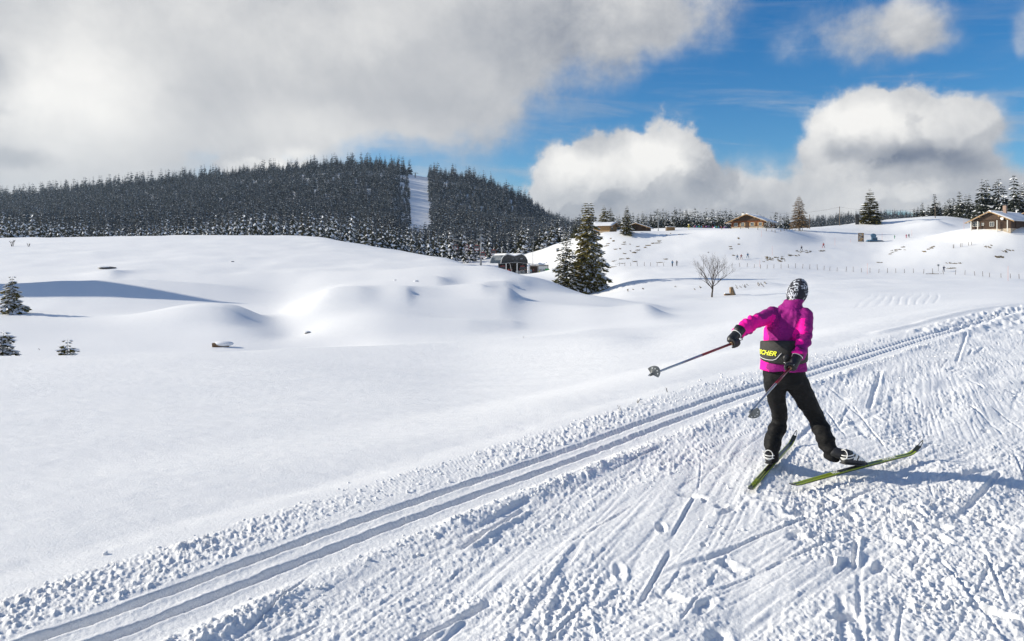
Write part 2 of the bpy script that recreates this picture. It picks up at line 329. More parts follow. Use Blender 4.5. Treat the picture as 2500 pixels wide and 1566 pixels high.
# rises and dips that the profiles are too coarse for, after one added shadow-casting ridge: (px, depth, half-size left, right, near, far, height)
BUMPS = [
 (-400, 73, 14, 6.5, 3.6, 3.6, 19),  # unseen ridge beyond the left edge, added and shaped to cast a shadow band
 (548, 51, 7.5, 2.8, 2.6, 3.0, 0.85), (480, 52, 5, 5, 3, 4, 0.35), (640, 47, 3.2, 2.0, 2.5, 2, 0.35),
 (690, 47, 2.5, 3, 2, 3, -0.55), (815, 58, 3.0, 15.0, 6, 8, 1.0),
 (300, 69, 26, 20, 1.6, 5, 0.9), (520, 70, 6, 4, 1.5, 3, 0.35), (270, 88, 3, 1.6, 2, 3, 0.45), (313, 76, 2, 1.4, 1.5, 2, 0.3),
 (1065, 70, 6.5, 2.0, 3.0, 4, 0.9), (1172, 63, 4.0, 1.5, 1.6, 2.4, 0.85), (1235, 59, 4.0, 1.4, 1.8, 2.2, 0.80), (1225, 69, 5.5, 1.9, 1.6, 2.4, 0.75),
 (1265, 72, 4.5, 1.8, 1.8, 2.5, 0.55), (1000, 60, 3, 3, 2.5, 3, 0.25), (870, 57, 4, 1.8, 1.4, 2.0, 0.32), (990, 57, 1.6, 0.8, 1, 1.2, 0.3),
 (1180, 82, 14, 4.5, 4, 5, 0.85), (1330, 78, 9, 5, 3, 4, 0.7), (1215, 54, 6, 2.0, 1.8, 2.2, 0.5), (1130, 47, 9, 3, 1.6, 2, 0.45), (1245, 48, 2, 1, 1, 1, 0.2),
 (1570, 52, 6, 1.7, 2.2, 3, 0.75), (1575, 60, 5, 2.0, 2, 3, 0.5), (1400, 55, 5, 4, 2.5, 3, 0.3), (930, 49, 6, 4, 2, 2.5, 0.3), (1500, 66, 6, 3, 3, 3, 0.4),
 (800, 38, 10, 4, 2.0, 3, -0.3), (420, 33, 12, 8, 3, 3, -0.25), (1650, 72, 14, 12, 6, 8, 0.25), (1100, 21, 6, 7, 4, 5, -0.12), (500, 13, 3, 3, 2, 3, -0.05), (700, 17, 3, 4, 3, 3, 0.08),
 (1350, 15, 3, 3, 3, 3, -0.06), (300, 19, 4, 5, 3, 4, 0.10), (1500, 26, 4, 5, 4, 5, 0.12),
 (1865, 121, 12, 4, 2, 4, 0.8), (1650, 122, 15, 8, 3, 5, 0.4), (2290, 243, 10, 3, 5, 6, 1.6), (2250, 255, 8, 2.5, 4, 4, 0.6), (1600, 140, 20, 10, 5, 8, 0.5), (2400, 128, 30, 20, 5, 8, 0.5)]
def land(x, y):
    """height of the ground at x,y without the fine trail relief"""
    x = np.asarray(x, np.float64); y = np.asarray(y, np.float64)
    a = np.arctan2(x, y); ac = np.clip(a, -0.76, 0.76)
    D = np.hypot(x, y) * np.cos(ac); D = np.clip(D, 0.31, 3990)
    u = (np.tan(ac) + 1.0) / 2.0 * 400; v = (np.log(D) - _L[0]) / (_L[-1] - _L[0]) * 899
    u = np.clip(u, 0, 399.999); v = np.clip(v, 0, 898.999); ui = u.astype(int); vi = v.astype(int); fu = u - ui; fv = v - vi
    z = (_TAB[ui, vi] * (1 - fu) + _TAB[ui + 1, vi] * fu) * (1 - fv) + (_TAB[ui, vi + 1] * (1 - fu) + _TAB[ui + 1, vi + 1] * fu) * fv
    behind = sstep(0.95, 1.6, np.abs(a)); r = np.hypot(x, y)
    z = z * (1 - behind) + behind * (fbm(x / 60, y / 60, 3, 5) * np.clip(r / 30, 0, 4) + np.clip(r - 60, 0, 600) * 0.05)
    for (px, D0, wl, wr, wn, wf, h) in BUMPS:
        cx = (px - 1250) / F * D0; dx = x - cx; dy = y - D0
        m_ = (np.abs(dx) < 3 * max(wl, wr)) & (np.abs(dy) < 3 * max(wn, wf))
        if not m_.any(): continue
        q = np.where(dx < 0, dx / wl, dx / (wr * 0.9 if D0 < 100 and px > 0 and h < 2 and wr < wl else wr)) ** 2 + np.where(dy < 0, dy / wn, dy / wf) ** 2
        z = z + np.where(m_, h * (1.35 if 0 < h < 2 and D0 < 100 else 1) * np.exp(-q), 0)
    k = np.clip((r - 25) / 60, 0, 1)
    z = z + fbm(x / 9.0, y / 6.0, 3, 11) * (0.02 + 0.22 * k) * np.clip((420 - r) / 100, 0, 1) + 0.22 * fbm(x / 21.0, y / 13.0, 2, 13) * k * sstep(120, 80, r)
    for (px, D0, zz, rad) in PADS:
        w = sstep(rad * 2.6, rad * 0.7, np.hypot(x - (px - 1250) / F * D0, y - D0)); z = z * (1 - w) + zz * w
    return z

# ---------------------------------------------------------------- the ski trail
TRK = np.array([(-14, -9.0), (-9.5, -4.2), (-6.2, -0.8), (-3.9, 1.55), (-2.31, 3.24), (-1.39, 4.41), (-0.20, 5.77), (1.38, 7.58), (3.72, 10.1), (6.29, 12.77), (10.7, 17.3), (18.9, 25.6), (30, 34.5), (48, 46), (75, 60)])
def _track_fine():
    out = []; P = np.vstack([2 * TRK[0] - TRK[1], TRK, 2 * TRK[-1] - TRK[-2]])
    for i in range(1, len(P) - 2):
        for t in np.linspace(0, 1, 9)[:-1]:
            out.append(0.5 * ((2 * P[i]) + (-P[i - 1] + P[i + 1]) * t + (2 * P[i - 1] - 5 * P[i] + 4 * P[i + 1] - P[i + 2]) * t * t + (-P[i - 1] + 3 * P[i] - 3 * P[i + 1] + P[i + 2]) * t ** 3))
    return np.array(out)
_TF = _track_fine()
_TS = np.concatenate([[0], np.cumsum(np.hypot(*np.diff(_TF, axis=0).T))])
def track_sd(x, y):
    """signed distance from the left groove (positive: to the right of it, on the skating lane) and way along it"""
    sh = np.shape(x); x = np.ravel(x).astype(np.float32); y = np.ravel(y).astype(np.float32)
    best = np.full(x.shape, 1e9, np.float32); sd_ = np.zeros_like(x); ss = np.zeros_like(x)
    for i in range(len(_TF) - 1):
        ax, ay = _TF[i]; bx, by = _TF[i + 1]; dx, dy = bx - ax, by - ay; L2 = dx * dx + dy * dy; L = math.sqrt(L2)
        t = np.clip(((x - ax) * dx + (y - ay) * dy) / L2, 0, 1); qx = x - ax - t * dx; qy = y - ay - t * dy
        d = qx * qx + qy * qy; m_ = d < best
        best = np.where(m_, d, best); sg = qx * dy - qy * dx
        sd_ = np.where(m_, np.sign(sg) * np.sqrt(d), sd_); ss = np.where(m_, _TS[i] + t * L, ss)
    return sd_.reshape(sh), ss.reshape(sh)
# distance field on a coarse raster, looked up afterwards
_gx = np.arange(-16, 78, 0.2); _gy = np.arange(-12, 58, 0.2)
_GD, _GS = track_sd(*np.meshgrid(_gx, _gy))
def _look(A, x, y, gx, gy):
    st = gx[1] - gx[0]; sy = gy[1] - gy[0]
    u = np.clip((x - gx[0]) / st, 0, len(gx) - 1.001); v = np.clip((y - gy[0]) / sy, 0, len(gy) - 1.001)
    ui = u.astype(np.int32); vi = v.astype(np.int32); fu = (u - ui).astype(np.float32); fv = (v - vi).astype(np.float32)
    return (A[vi, ui] * (1 - fu) + A[vi, ui + 1] * fu) * (1 - fv) + (A[vi + 1, ui] * (1 - fu) + A[vi + 1, ui + 1] * fu) * fv

LANE_L = -0.62                       # left rim of the groomed strip
def trail_macro(z, x, y):
    """lay the groomed trail into the land: level lane, a soft drop to the field on its left"""
    d = _look(_GD, x, y, _gx, _gy); near = sstep(75, 45, np.hypot(x, y))
    lane = sstep(LANE_L - 3.2, LANE_L - 0.05, d)
    lane = lane * sstep(19.0, 12.0, d)
    lvl = 0.0 + 0.035 * fbm(x / 3.1, y / 3.1, 2, 41)
    return z * (1 - lane * near) + lvl * lane * near - 0.05 * near * sstep(LANE_L + 0.1, LANE_L - 0.5, d)

def fine_raster():
    res = 0.008; gx = np.arange(-5.0, 13.0, res); gy = np.arange(1.6, 17.5, res)
    X, Y = np.meshgrid(gx.astype(np.float32), gy.astype(np.float32))
    d = _look(_GD.astype(np.float32), X, Y, _gx, _gy); s = _look(_GS.astype(np.float32), X, Y, _gx, _gy)
    z = np.zeros_like(X)
    on = sstep(LANE_L - 0.05, LANE_L + 0.12, d + 0.10 * fbm(X * 2.2, Y * 2.2, 3, 3))
    # how trampled it is
    wild = 0.58 + 0.50 * sstep(2.2, 5.0, d) + 0.35 * sstep(9, 4, Y) * sstep(1.0, 2.5, d)
    patch = sstep(-0.22, 0.35, fbm(s * 0.75, d * 2.2, 3, 8) + 0.35 * (wild - 0.5))
    patch2 = sstep(-0.1, 0.4, vnoise(X * 2.1, Y * 2.1, 9))
    strip = ((d > LANE_L) & (d < -0.12)).astype(np.float32)
    berm = np.exp(-((d - 0.56 - 0.05 * vnoise(s * 1.3, d * 0, 4)) / 0.11) ** 2)
    clr = sstep(0.50, 0.40, d) * sstep(-0.14, -0.08, d)      # grooves stay clean
    # corduroy left by the groomer
    cord = 0.0032 * sstep(2.0, 1.3, d) * np.cos(d * (2 * math.pi / 0.026) + 1.2 * vnoise(s * 0.3, d * 0.2, 2)) * sstep(-0.15, 0.3, vnoise(s * 0.6, d * 1.9, 12) + 0.1)
    # clods: several sizes of rounded lumps
    def lump(scale, seed, thr, al=1.0):
        n = vnoise(s / scale / al, d / scale, seed) * 0.62 + vnoise(X / scale * 1.9, Y / scale * 1.9, seed + 50) * 0.5
        return np.clip(n - thr, 0, None)
    L1 = lump(0.13, 21, 0.25, 1.9); L2 = lump(0.06, 22, 0.12, 1.5); L3 = lump(0.030, 23, 0.02, 1.4); L4 = lump(0.015, 24, 0.0)
    rough = np.clip(patch * wild + 0.6 * berm + strip * 0.5 * (0.35 + patch2), 0, 1.2) * (1 - clr)
    rough = rough * on
    spots = sstep(0.12, 0.5, vnoise(s * 1.9, d * 4.3, 45) * 0.7 + vnoise(X * 5.1, Y * 5.1, 46) * 0.5 + 0.25 * sstep(3.5, 5.5, d) + 0.3 * berm)
    z += 0.85 * (rough * spots * (0.020 * L1 + 0.030 * L2) + rough * (0.016 * L3 + 0.015 * L4))
    z += 0.016 * fbm(X * 5.5, Y * 5.5, 4, 36, 0.6) * sstep(2.2, 4.5, d) * on * (0.5 + spots)
    z += 0.010 * on * (1 - clr) * (L3 + 0.8 * L4) * sstep(-0.5, 0.3, vnoise(s * 1.4, d * 3.1, 44))
    # scraped streaks in two main directions, as skis leave them
    def streak(an, wd, seed):
        u = s + d * math.sin(an); v = d * math.cos(an) - (s - 20) * math.sin(an)
        n = vnoise(u * 0.9, v / wd, seed); return (1 - np.abs(n) * 2.2)
    ska = sstep(-0.3, 0.5, vnoise(s * 0.5, d * 1.1, 47)); lane_on = on * sstep(0.40, 0.75, d)
    z -= lane_on * 0.0065 * np.clip(streak(0.16, 0.035, 51), 0, 1) * ska + lane_on * 0.0065 * np.clip(streak(-0.24, 0.045, 52), 0, 1) * (1 - 0.7 * ska)
    z -= lane_on * 0.0030 * np.clip(streak(0.05, 0.014, 53), 0, 1)
    z += 0.024 * berm * (0.4 + 0.9 * patch) * on * (1 - clr)
    z += cord * on * (1 - np.clip(rough * 1.2, 0, 1)) * (1 - clr)
    z += 0.020 * vnoise(s * 1.6, d * 3.4, 33) * sstep(0.5, 1.2, d) * on
    z += 0.028 * vnoise(X * 2.3, Y * 2.3, 34) * sstep(2.6, 4.5, d) * on
    # skate strokes, plough one side up
    rs = random.Random(4)
    def stamp_line(cx, cy, an, L, w, dep, ridge, curve=0.0):
        ca, sa = math.cos(an), math.sin(an); ex = abs(ca) * L / 2 + abs(sa) * 0.3 + 0.15 + abs(curve) * L; ey = abs(sa) * L / 2 + abs(ca) * 0.3 + 0.15 + abs(curve) * L
        i0 = max(0, int((cx - ex - gx[0]) / res)); i1 = min(len(gx), int((cx + ex - gx[0]) / res))
        j0 = max(0, int((cy - ey - gy[0]) / res)); j1 = min(len(gy), int((cy + ey - gy[0]) / res))
        if i1 - i0 < 3 or j1 - j0 < 3: return
        xx = X[j0:j1, i0:i1] - cx; yy = Y[j0:j1, i0:i1] - cy
        u = xx * ca + yy * sa; v = -xx * sa + yy * ca + curve * (u * u) + 0.008 * vnoise(u * 3, u * 0, 3)
        m_ = sstep(L / 2, L / 2 - 0.18, np.abs(u)) * on[j0:j1, i0:i1] * (1 - clr[j0:j1, i0:i1])
        g = sstep(w, w * 0.55, np.abs(v))
        flat = z[j0:j1, i0:i1]
        flat += m_ * (g * (-dep - 0.75 * flat * (flat > 0)))
        lum = 0.55 + 0.6 * np.clip(vnoise(u * 14, v * 20, 5) + 0.3, 0, 1.4)
        flat += m_ * ridge * np.exp(-((v - 1.5 * w) / (0.6 * w + 0.006)) ** 2) * lum
    def trk_at(s0, d0):
        i = np.searchsorted(_TS, s0) - 1; i = max(0, min(i, len(_TF) - 2)); t = (s0 - _TS[i]) / (_TS[i + 1] - _TS[i])
        p = _TF[i] * (1 - t) + _TF[i + 1] * t; tg = _TF[i + 1] - _TF[i]; tg = tg / np.hypot(*tg)
        return p[0] + tg[1] * d0, p[1] - tg[0] * d0, math.atan2(tg[1], tg[0])
    s0 = float(_TS[0] + 12)
    for k in range(420):
        d0 = 0.55 + 5.6 * rs.random() ** 0.9; sk = s0 + rs.random() * 30
        x0, y0, an = trk_at(sk, d0)
        off = rs.choice([1, 1, 1, -1]) * R(abs(rs.gauss(12, 9)) if rs.random() < 0.90 else rs.uniform(20, 42))
        w = rs.choice([0.008, 0.012, 0.018, 0.026, 0.034]); stamp_line(x0, y0, an + off, rs.uniform(0.3, 1.7), w, rs.uniform(0.003, 0.011), rs.uniform(0.001, 0.008), rs.uniform(-0.05, 0.05))
    for k in range(26):                # long straight glide lines
        x0, y0, an = trk_at(s0 + rs.random() * 26, 0.8 + 5 * rs.random()); stamp_line(x0, y0, an + R(rs.gauss(0, 5)), rs.uniform(2.0, 4), 0.008, 0.006, 0.003, rs.uniform(-0.006, 0.006))
    # strokes that can be made out one by one
    for (pa, pb, w, dp, rd) in [((2150, 905), (2120, 1000), .035, .02, .012), ((2360, 815), (2335, 885), .03, .02, .012), ((2080, 990), (2160, 1095), .008, .012, .006), ((1700, 1370), (2150, 1190), .012, .014, .008),
                                ((1560, 1480), (1640, 1330), .014, .018, .01), ((1640, 1310), (1700, 1200), .012, .014, .008), ((1220, 1440), (980, 1566), .03, .022, .016), ((1290, 1230), (1110, 1340), .03, .02, .03),
                                ((2030, 1400), (2080, 1350), .02, .02, .03), ((2025, 1340), (2035, 1385), .02, .03, .02), ((2130, 1395), (2160, 1355), .03, .03, .02), ((2090, 1300), (2085, 1390), .015, .02, .02)]:
        A_ = ((pa[0] - 1250) / F, 3000 / (pa[1] - HZ)); B_ = ((pb[0] - 1250) / F, 3000 / (pb[1] - HZ))
        ax, ay, bx, by = A_[0] * A_[1], A_[1], B_[0] * B_[1], B_[1]
        stamp_line((ax + bx) / 2, (ay + by) / 2, math.atan2(by - ay, bx - ax), math.hypot(bx - ax, by - ay), w, dp, rd)
    # boot and pole holes
    def hole(cx, cy, rx, ry, an, dep, rim):
        e = max(rx, ry) * 2.2
        i0 = max(0, int((cx - e - gx[0]) / res)); i1 = min(len(gx), int((cx + e - gx[0]) / res)); j0 = max(0, int((cy - e - gy[0]) / res)); j1 = min(len(gy), int((cy + e - gy[0]) / res))
        if i1 - i0 < 3 or j1 - j0 < 3: return
        xx = X[j0:j1, i0:i1] - cx; yy = Y[j0:j1, i0:i1] - cy; ca, sa = math.cos(an), math.sin(an)
        q = np.sqrt(((xx * ca + yy * sa) / rx) ** 2 + ((-xx * sa + yy * ca) / ry) ** 2) + 0.16 * vnoise(xx * 22, yy * 22, 6)
        m_ = on[j0:j1, i0:i1] * (1 - clr[j0:j1, i0:i1])
        z[j0:j1, i0:i1] += m_ * (-dep * sstep(1.05, 0.55, q) + rim * np.exp(-((q - 1.3) / 0.26) ** 2) * (0.6 + 0.6 * vnoise(xx * 30, yy * 30, 7)))
    for k in range(75):
        d0 = 2.2 + 4.4 * rs.random(); x0, y0, an = trk_at(s0 + rs.random() * 22, d0)
        if rs.random() < 0.5: x0, y0, an = rs.uniform(0.6, 3.4), rs.uniform(3.1, 5.3), rs.uniform(0, 6)
        hole(x0, y0, rs.uniform(0.05, 0.12), rs.uniform(0.035, 0.06), an + rs.uniform(-.6, .6), rs.uniform(0.012, 0.035), rs.uniform(0.004, 0.012))
    for k in range(120):
        x0, y0, an = trk_at(s0 + rs.random() * 26, 0.6 + 5 * rs.random()); hole(x0, y0, 0.028, 0.02, an, 0.03, 0.006)
    # the two classic grooves
    wob = 0.012 * vnoise(s * 0.8, d * 0, 14)
    for dc, wd, dp in ((0.0, 0.048, 0.046), (0.24, 0.045, 0.038)):
        q = np.abs(d - dc - wob) + 0.006 * vnoise(s * 16, d * 9, 18) + 0.004 * vnoise(s * 40, d * 30, 19); prof = sstep(wd, wd * 0.62, q)
        z = z * (1 - prof) - prof * dp * (0.92 + 0.14 * vnoise(s * 2.0, d * 9, 15)) + prof * 0.004 * vnoise(s * 1.2, d * 60, 16)
        z += 0.010 * np.exp(-((q - wd * 1.25) / 0.022) ** 2) * (0.5 + 0.6 * vnoise(s * 9, d * 20, 17)) * on
    z += 0.0018 * vnoise(X * 55, Y * 55, 35) * on
    return z.astype(np.float32), gx, gy
_FR, _fgx, _fgy = fine_raster()

def coarse_trail(x, y):
    """relief of the trail beyond the fine raster (far end of the lane)"""
    d = _look(_GD, x, y, _gx, _gy); s = _look(_GS, x, y, _gx, _gy)
    on = sstep(LANE_L - 0.05, LANE_L + 0.1, d) * sstep(16.0, 9.0, d)
    z = on * 0.085 * np.clip(vnoise(s / 0.22, d / 0.13, 61) * 0.6 + vnoise(x / 0.10, y / 0.14, 62) * 0.5, -0.1, 1)
    z += on * 0.05 * np.exp(-((d - 0.6) / 0.15) ** 2)
    z += 0.07 * np.exp(-((d + 1.05) / 0.16) ** 2) * sstep(14, 22, s * 0 + np.hypot(x, y))
    for dc, wd, dp in ((0.0, 0.06, 0.05), (0.24, 0.058, 0.045)):
        p_ = sstep(wd * 1.1, wd * 0.6, np.abs(d - dc)); z = z * (1 - p_) - p_ * dp
    return z * sstep(60, 40, np.hypot(x, y))

def relief(x, y):
    z = land(x, y); z = trail_macro(z, x, y)
    fr = _look(_FR, x, y, _fgx, _fgy); ct = coarse_trail(x, y)
    e = 0.6
    ins = sstep(_fgx[0], _fgx[0] + e, x) * sstep(_fgx[-1], _fgx[-1] - e, x) * sstep(_fgy[0], _fgy[0] + e, y) * sstep(_fgy[-1], _fgy[-1] - e, y)
    d = _look(_GD, x, y, _gx, _gy); r = np.hypot(x, y)
    soft = (1 - sstep(LANE_L - 0.3, LANE_L, d)) * sstep(60, 20, r)
    z = z + fr * ins + ct * (1 - ins)
    # old parallel ski tracks on the flat to the right
    for k in range(9):
        q = np.abs(x - (21.5 + 0.64 * k) - (0.56 + 0.009 * k) * (y - 43) - 0.10 * np.sin(y * 0.21 + k)); z = z - 0.024 * np.exp(-(q / 0.10) ** 2) * sstep(42.5, 46, y) * sstep(82, 74, y)
    # faint wind ripples on the untouched field
    z = z + soft * (0.0035 * vnoise(x * 3.0 + y * 1.5, y * 7.0, 71) + 0.0022 * vnoise(x * 9, y * 16, 72) + 0.012 * vnoise(x * 0.7, y * 1.5, 73))
    far_ = (1 - sstep(LANE_L - 0.3, LANE_L, d)) * sstep(15, 40, r) * sstep(260, 160, r)
    z = z + far_ * (0.09 * fbm(x * 0.10 + 3 + y * 0.03, y * 0.26, 3, 74) + 0.014 * vnoise(x * 0.35 + y * 0.1, y * 0.8, 75))
    return z
def gz(x, y):
    """ground height for placing things (land + trail level)"""
    x = np.array([float(x)]); y = np.array([float(y)]); return float(trail_macro(land(x, y), x, y)[0])
def GND(px, py, D0=3.0, D1=1300.0):
    """where the line of sight through a photo pixel meets the ground"""
    t = (px - 1250) / F; D = np.exp(np.linspace(math.log(D0), math.log(D1), 2600))
    z = trail_macro(land(t * D, D), t * D, D); ray = H - (py - HZ) * D / F
    k = np.argmax(z > ray) if (z > ray).any() else len(D) - 1
    return Vector((t * D[k], D[k], float(z[k])))
def AT(px, D, dz=0.0):
    x = (px - 1250) / F * D; return Vector((x, D, gz(x, D) + dz))
def PT(px, py, D): return Vector(((px - 1250) / F * D, D, H - (py - HZ) * D / F))

def snow_material(name, close=True):
    m_ = bpy.data.materials.new(name); m_.use_nodes = True; T = NT(m_.node_tree); b = m_.node_tree.nodes['Principled BSDF']
    geo = T.n('ShaderNodeNewGeometry'); P = geo.outputs['Position']
    c = T.mix(T.mr(T.noise(P, 0.06, 4), 0.3, 0.7), (0.86, 0.865, 0.87), (0.90, 0.90, 0.90))
    T.put(b.inputs['Base Color'], c)
    b.inputs['Roughness'].default_value = 0.55; b.inputs['Specular IOR Level'].default_value = 0.25
    cd = T.n('ShaderNodeCameraData')
    n1 = T.noise(P, 190.0, 3, 0.7); n2 = T.noise(P, 45.0, 4, 0.6); n3 = T.noise(T.v('MULTIPLY', P, (1.2, 2.6, 1.0)), 1.3, 5, 0.62)
    b1 = T.n('ShaderNodeBump'); b1.inputs['Distance'].default_value = 0.0045; b1.inputs['Strength'].default_value = 0.8; T.put(b1.inputs['Height'], n1)
    b2 = T.n('ShaderNodeBump'); b2.inputs['Distance'].default_value = 0.009; b2.inputs['Strength'].default_value = 0.55; T.put(b2.inputs['Height'], n2); T.put(b2.inputs['Normal'], b1.outputs[0])
    b3 = T.n('ShaderNodeBump'); b3.inputs['Distance'].default_value = 0.05; b3.inputs['Strength'].default_value = 0.35; T.put(b3.inputs['Height'], n3); T.put(b3.inputs['Normal'], b2.outputs[0])
    T.put(b.inputs['Normal'], b3.outputs[0])
    return m_
SNOW = snow_material('snow')

def build_ground():
    tmax = 0.80
    cols = np.concatenate([np.linspace(-1.15, -tmax, 110)[:-1], np.linspace(-tmax, tmax, 1290), np.linspace(tmax, 1.15, 170)[1:]])                      # tangent of azimuth inside the view
    a_in = np.arctan(cols); a_out = np.linspace(a_in[-1], 2 * math.pi + a_in[0], 130)[1:-1]
    az = np.concatenate([a_in, a_out]); ncol = len(az)
    k = np.arange(395, 14.0, -0.95); D = H * 683.0 / k
    D = np.concatenate([[0.25, 0.5, 0.8, 1.2, 1.6, 2.0, 2.4, 2.7, 2.95], D])
    far = [D[-1]]
    while far[-1] < 330: far.append(far[-1] * 1.0105)
    while far[-1] < 1350: far.append(far[-1] * 1.02)
    while far[-1] < 2600: far.append(far[-1] * 1.15)
    D = np.concatenate([D, far[1:]]); nrow = len(D)
    AZ, DD = np.meshgrid(az, D); a = np.where(AZ > math.pi, AZ - 2 * math.pi, AZ)
    rr = DD / np.cos(np.clip(a, -0.855, 0.855))
    X = rr * np.sin(a); Y = rr * np.cos(a)
    Z = relief(X.ravel(), Y.ravel()).reshape(X.shape)
    co = np.stack([X, Y, Z], -1).reshape(-1, 3).astype(np.float32)
    co = np.vstack([co, [[0, 0, 0]]]).astype(np.float32)
    i = np.arange(nrow - 1)[:, None]; j = np.arange(ncol)[None, :]; j1 = (j + 1) % ncol
    q = np.stack([i * ncol + j, i * ncol + j1, (i + 1) * ncol + j1, (i + 1) * ncol + j], -1).reshape(-1, 4)[:, ::-1]
    c = len(co) - 1; jj = np.arange(ncol); tri = np.stack([np.full(ncol, c), (jj + 1) % ncol, jj], -1)[:, ::-1]
    me = bpy.data.meshes.new('snow_ground')
    me.vertices.add(len(co)); me.vertices.foreach_set('co', co.ravel())
    nl = q.size + tri.size; me.loops.add(nl); me.loops.foreach_set('vertex_index', np.concatenate([q.ravel(), tri.ravel()]).astype(np.int32))
    npoly = len(q) + len(tri); me.polygons.add(npoly)
    st = np.concatenate([np.arange(len(q)) * 4, q.size + np.arange(len(tri)) * 3]).astype(np.int32)
    me.polygons.foreach_set('loop_start', st)
    me.polygons.foreach_set('use_smooth', np.ones(npoly, bool)); me.materials.append(SNOW); me.update(); me.validate()
    o = link('snow_ground', me); o['kind'] = 'structure'
    if me.polygons[len(q) // 2].normal.z < 0: me.flip_normals()
    print('ground', nrow, ncol)
    return o
build_ground()
# ---------------------------------------------------------------- conifers
def needle_mat(name, dark, light, rough=0.8):
    m_ = bpy.data.materials.new(name); m_.use_nodes = True; T = NT(m_.node_tree); b = m_.node_tree.nodes['Principled BSDF']
    tc = T.n('ShaderNodeTexCoord'); oi = T.n('ShaderNodeObjectInfo')
    f = T.m('ADD', T.m('MULTIPLY', T.noise(tc.outputs['Object'], 1.7, 4, 0.65), 0.75), T.m('MULTIPLY', oi.outputs['Random'], 0.3))
    T.put(b.inputs['Base Color'], T.mix(T.mr(f, 0.35, 0.85), dark, light)); b.inputs['Roughness'].default_value = rough
    b.inputs['Specular IOR Level'].default_value = 0.15
    return m_
M_NEED = needle_mat('spruce_needles', (0.065, 0.060, 0.020), (0.27, 0.22, 0.065))

def frosted(name, dark, light, amount, sc_=(0.70, 0.72, 0.76)):
    m_ = needle_mat(name, dark, light); T = NT(m_.node_tree); b = m_.node_tree.nodes['Principled BSDF']
    old = b.inputs['Base Color'].links[0].from_socket; tc = T.n('ShaderNodeTexCoord'); g = T.n('ShaderNodeNewGeometry')
    k = T.mr(T.noise(T.v('ADD', tc.outputs['Object'], T.v('SCALE', g.outputs['Position'], sc=0.013)), 4.5, 3, 0.7), 0.60 - amount * 0.25, 0.74 - amount * 0.25)
    T.put(b.inputs['Base Color'], T.mix(k, old, sc_)); return m_
M_NEARN = frosted('snowy_spruce_needles', (0.020, 0.026, 0.014), (0.060, 0.056, 0.022), -0.25)
M_DARKN = frosted('dusted_spruce_needles', (0.018, 0.024, 0.016), (0.050, 0.052, 0.028), 0.12)
M_LARCH = needle_mat('larch_twigs', (0.10, 0.065, 0.035), (0.22, 0.15, 0.085))
M_BARK = mat('spruce_bark', (0.075, 0.052, 0.036), 0.9, var=0.4, vscale=9)
M_TSNOW = mat('branch_snow', (0.80, 0.81, 0.83), 0.6, spec=0.2)

def conifer_mesh(h, r, levels, per, twigs, snow, seed, top=1.0, low=0.06, droop=0.35, w=0.34, snow_side=0.0, jit=0.25, fork=0.0, shape=0.85, slim=1.0, snow_size=1.0, tips=False):
    rs = random.Random(seed); fo = MB(); sn = MB()
    def leaf(mb, p, d, l, wd, dz, lift=0.0):
        d = d.normalized(); side = Vector((-d.y, d.x, 0))
        if side.length < 1e-3: side = Vector((1, 0, 0))
        side.normalize(); a = rs.uniform(-1.0, 1.0); side = (side + Vector((0, 0, a))).normalized()
        up = Vector((0, 0, lift)); t = p + d * l + up; m_ = p + d * l * 0.45 + up
        mb.add([p + up, m_ + side * wd - Vector((0, 0, dz)), t, m_ - side * wd - Vector((0, 0, dz)), ], [(0, 1, 2), (0, 2, 3)])
    for i in range(levels):
        f = low + (1 - low) * (i + 0.5 * rs.random()) / levels
        if f > 0.985: f = 0.985
        L0 = r * ((1 - f) ** shape) * slim + 0.015 * h
        n = max(3, int(per * (0.55 + 0.6 * (1 - f))))
        ph = rs.random() * 6.28
        for k in range(n):
            a = ph + 6.283 * (k + rs.uniform(-0.3, 0.3)) / n
            L = L0 * rs.uniform(1 - jit * 1.6, 1 + jit * 0.8)
            cx = 0
            if fork and f > 0.8: cx = (0.05 * h * fork) * (1 if k % 2 else -1) * (f - 0.8) * 3
            base = Vector((cx, 0, f * h)); out = Vector((math.cos(a), math.sin(a), 0))
            dr = droop * (0.4 + 0.9 * (1 - f)) * rs.uniform(0.7, 1.3)
            nt = max(1, int(round(twigs * (0.4 + 0.8 * (1 - f)))))
            for t in range(nt):
                s0 = (t + 0.35 * rs.random()) / nt
                p = base + out * (L * s0) - Vector((0, 0, dr * L * (s0 ** 1.3)))
                ll = L * (1.15 / nt + 0.12) * rs.uniform(0.8, 1.3); ll = min(ll, L * 1.0)
                for sg in ((0,) if nt == 1 else ((-1, 1) if t < nt - 1 else (-1, 0, 1))):
                    dv = out + Vector((-out.y, out.x, 0)) * sg * rs.uniform(0.5, 0.95) - Vector((0, 0, dr * 0.9 + 0.25 * rs.random()))
                    leaf(fo, p, dv, ll * (0.9 if sg else 1.0), ll * w * (1.15 if nt > 1 else 0.9), ll * 0.12)
                    ps = snow * (1 + snow_side * math.cos(a + 0.3))
                    if rs.random() < ps and not (tips and t < nt - 1):
                        k2 = rs.uniform(0.55, 0.95) * snow_size * (1.35 if tips else 1)
                        leaf(sn, p + dv.normalized() * ll * 0.12 + Vector((0, 0, 0.02 * ll)), dv + Vector((0, 0, 0.12)), ll * k2, ll * w * 0.95 * k2, ll * 0.16, ll * 0.13 + 0.003 * h)
    return fo, sn
def trunk_mb(h, r0, bend=0.0):
    mb = MB(); mb.tube([(bend * 0.2 * math.sin(3 * t), 0, h * t - 0.3 * (t == 0)) for t in (0, .25, .5, .75, 1)], [r0 * (1 - .93 * t) for t in (0, .25, .5, .75, 1)], 7); return mb

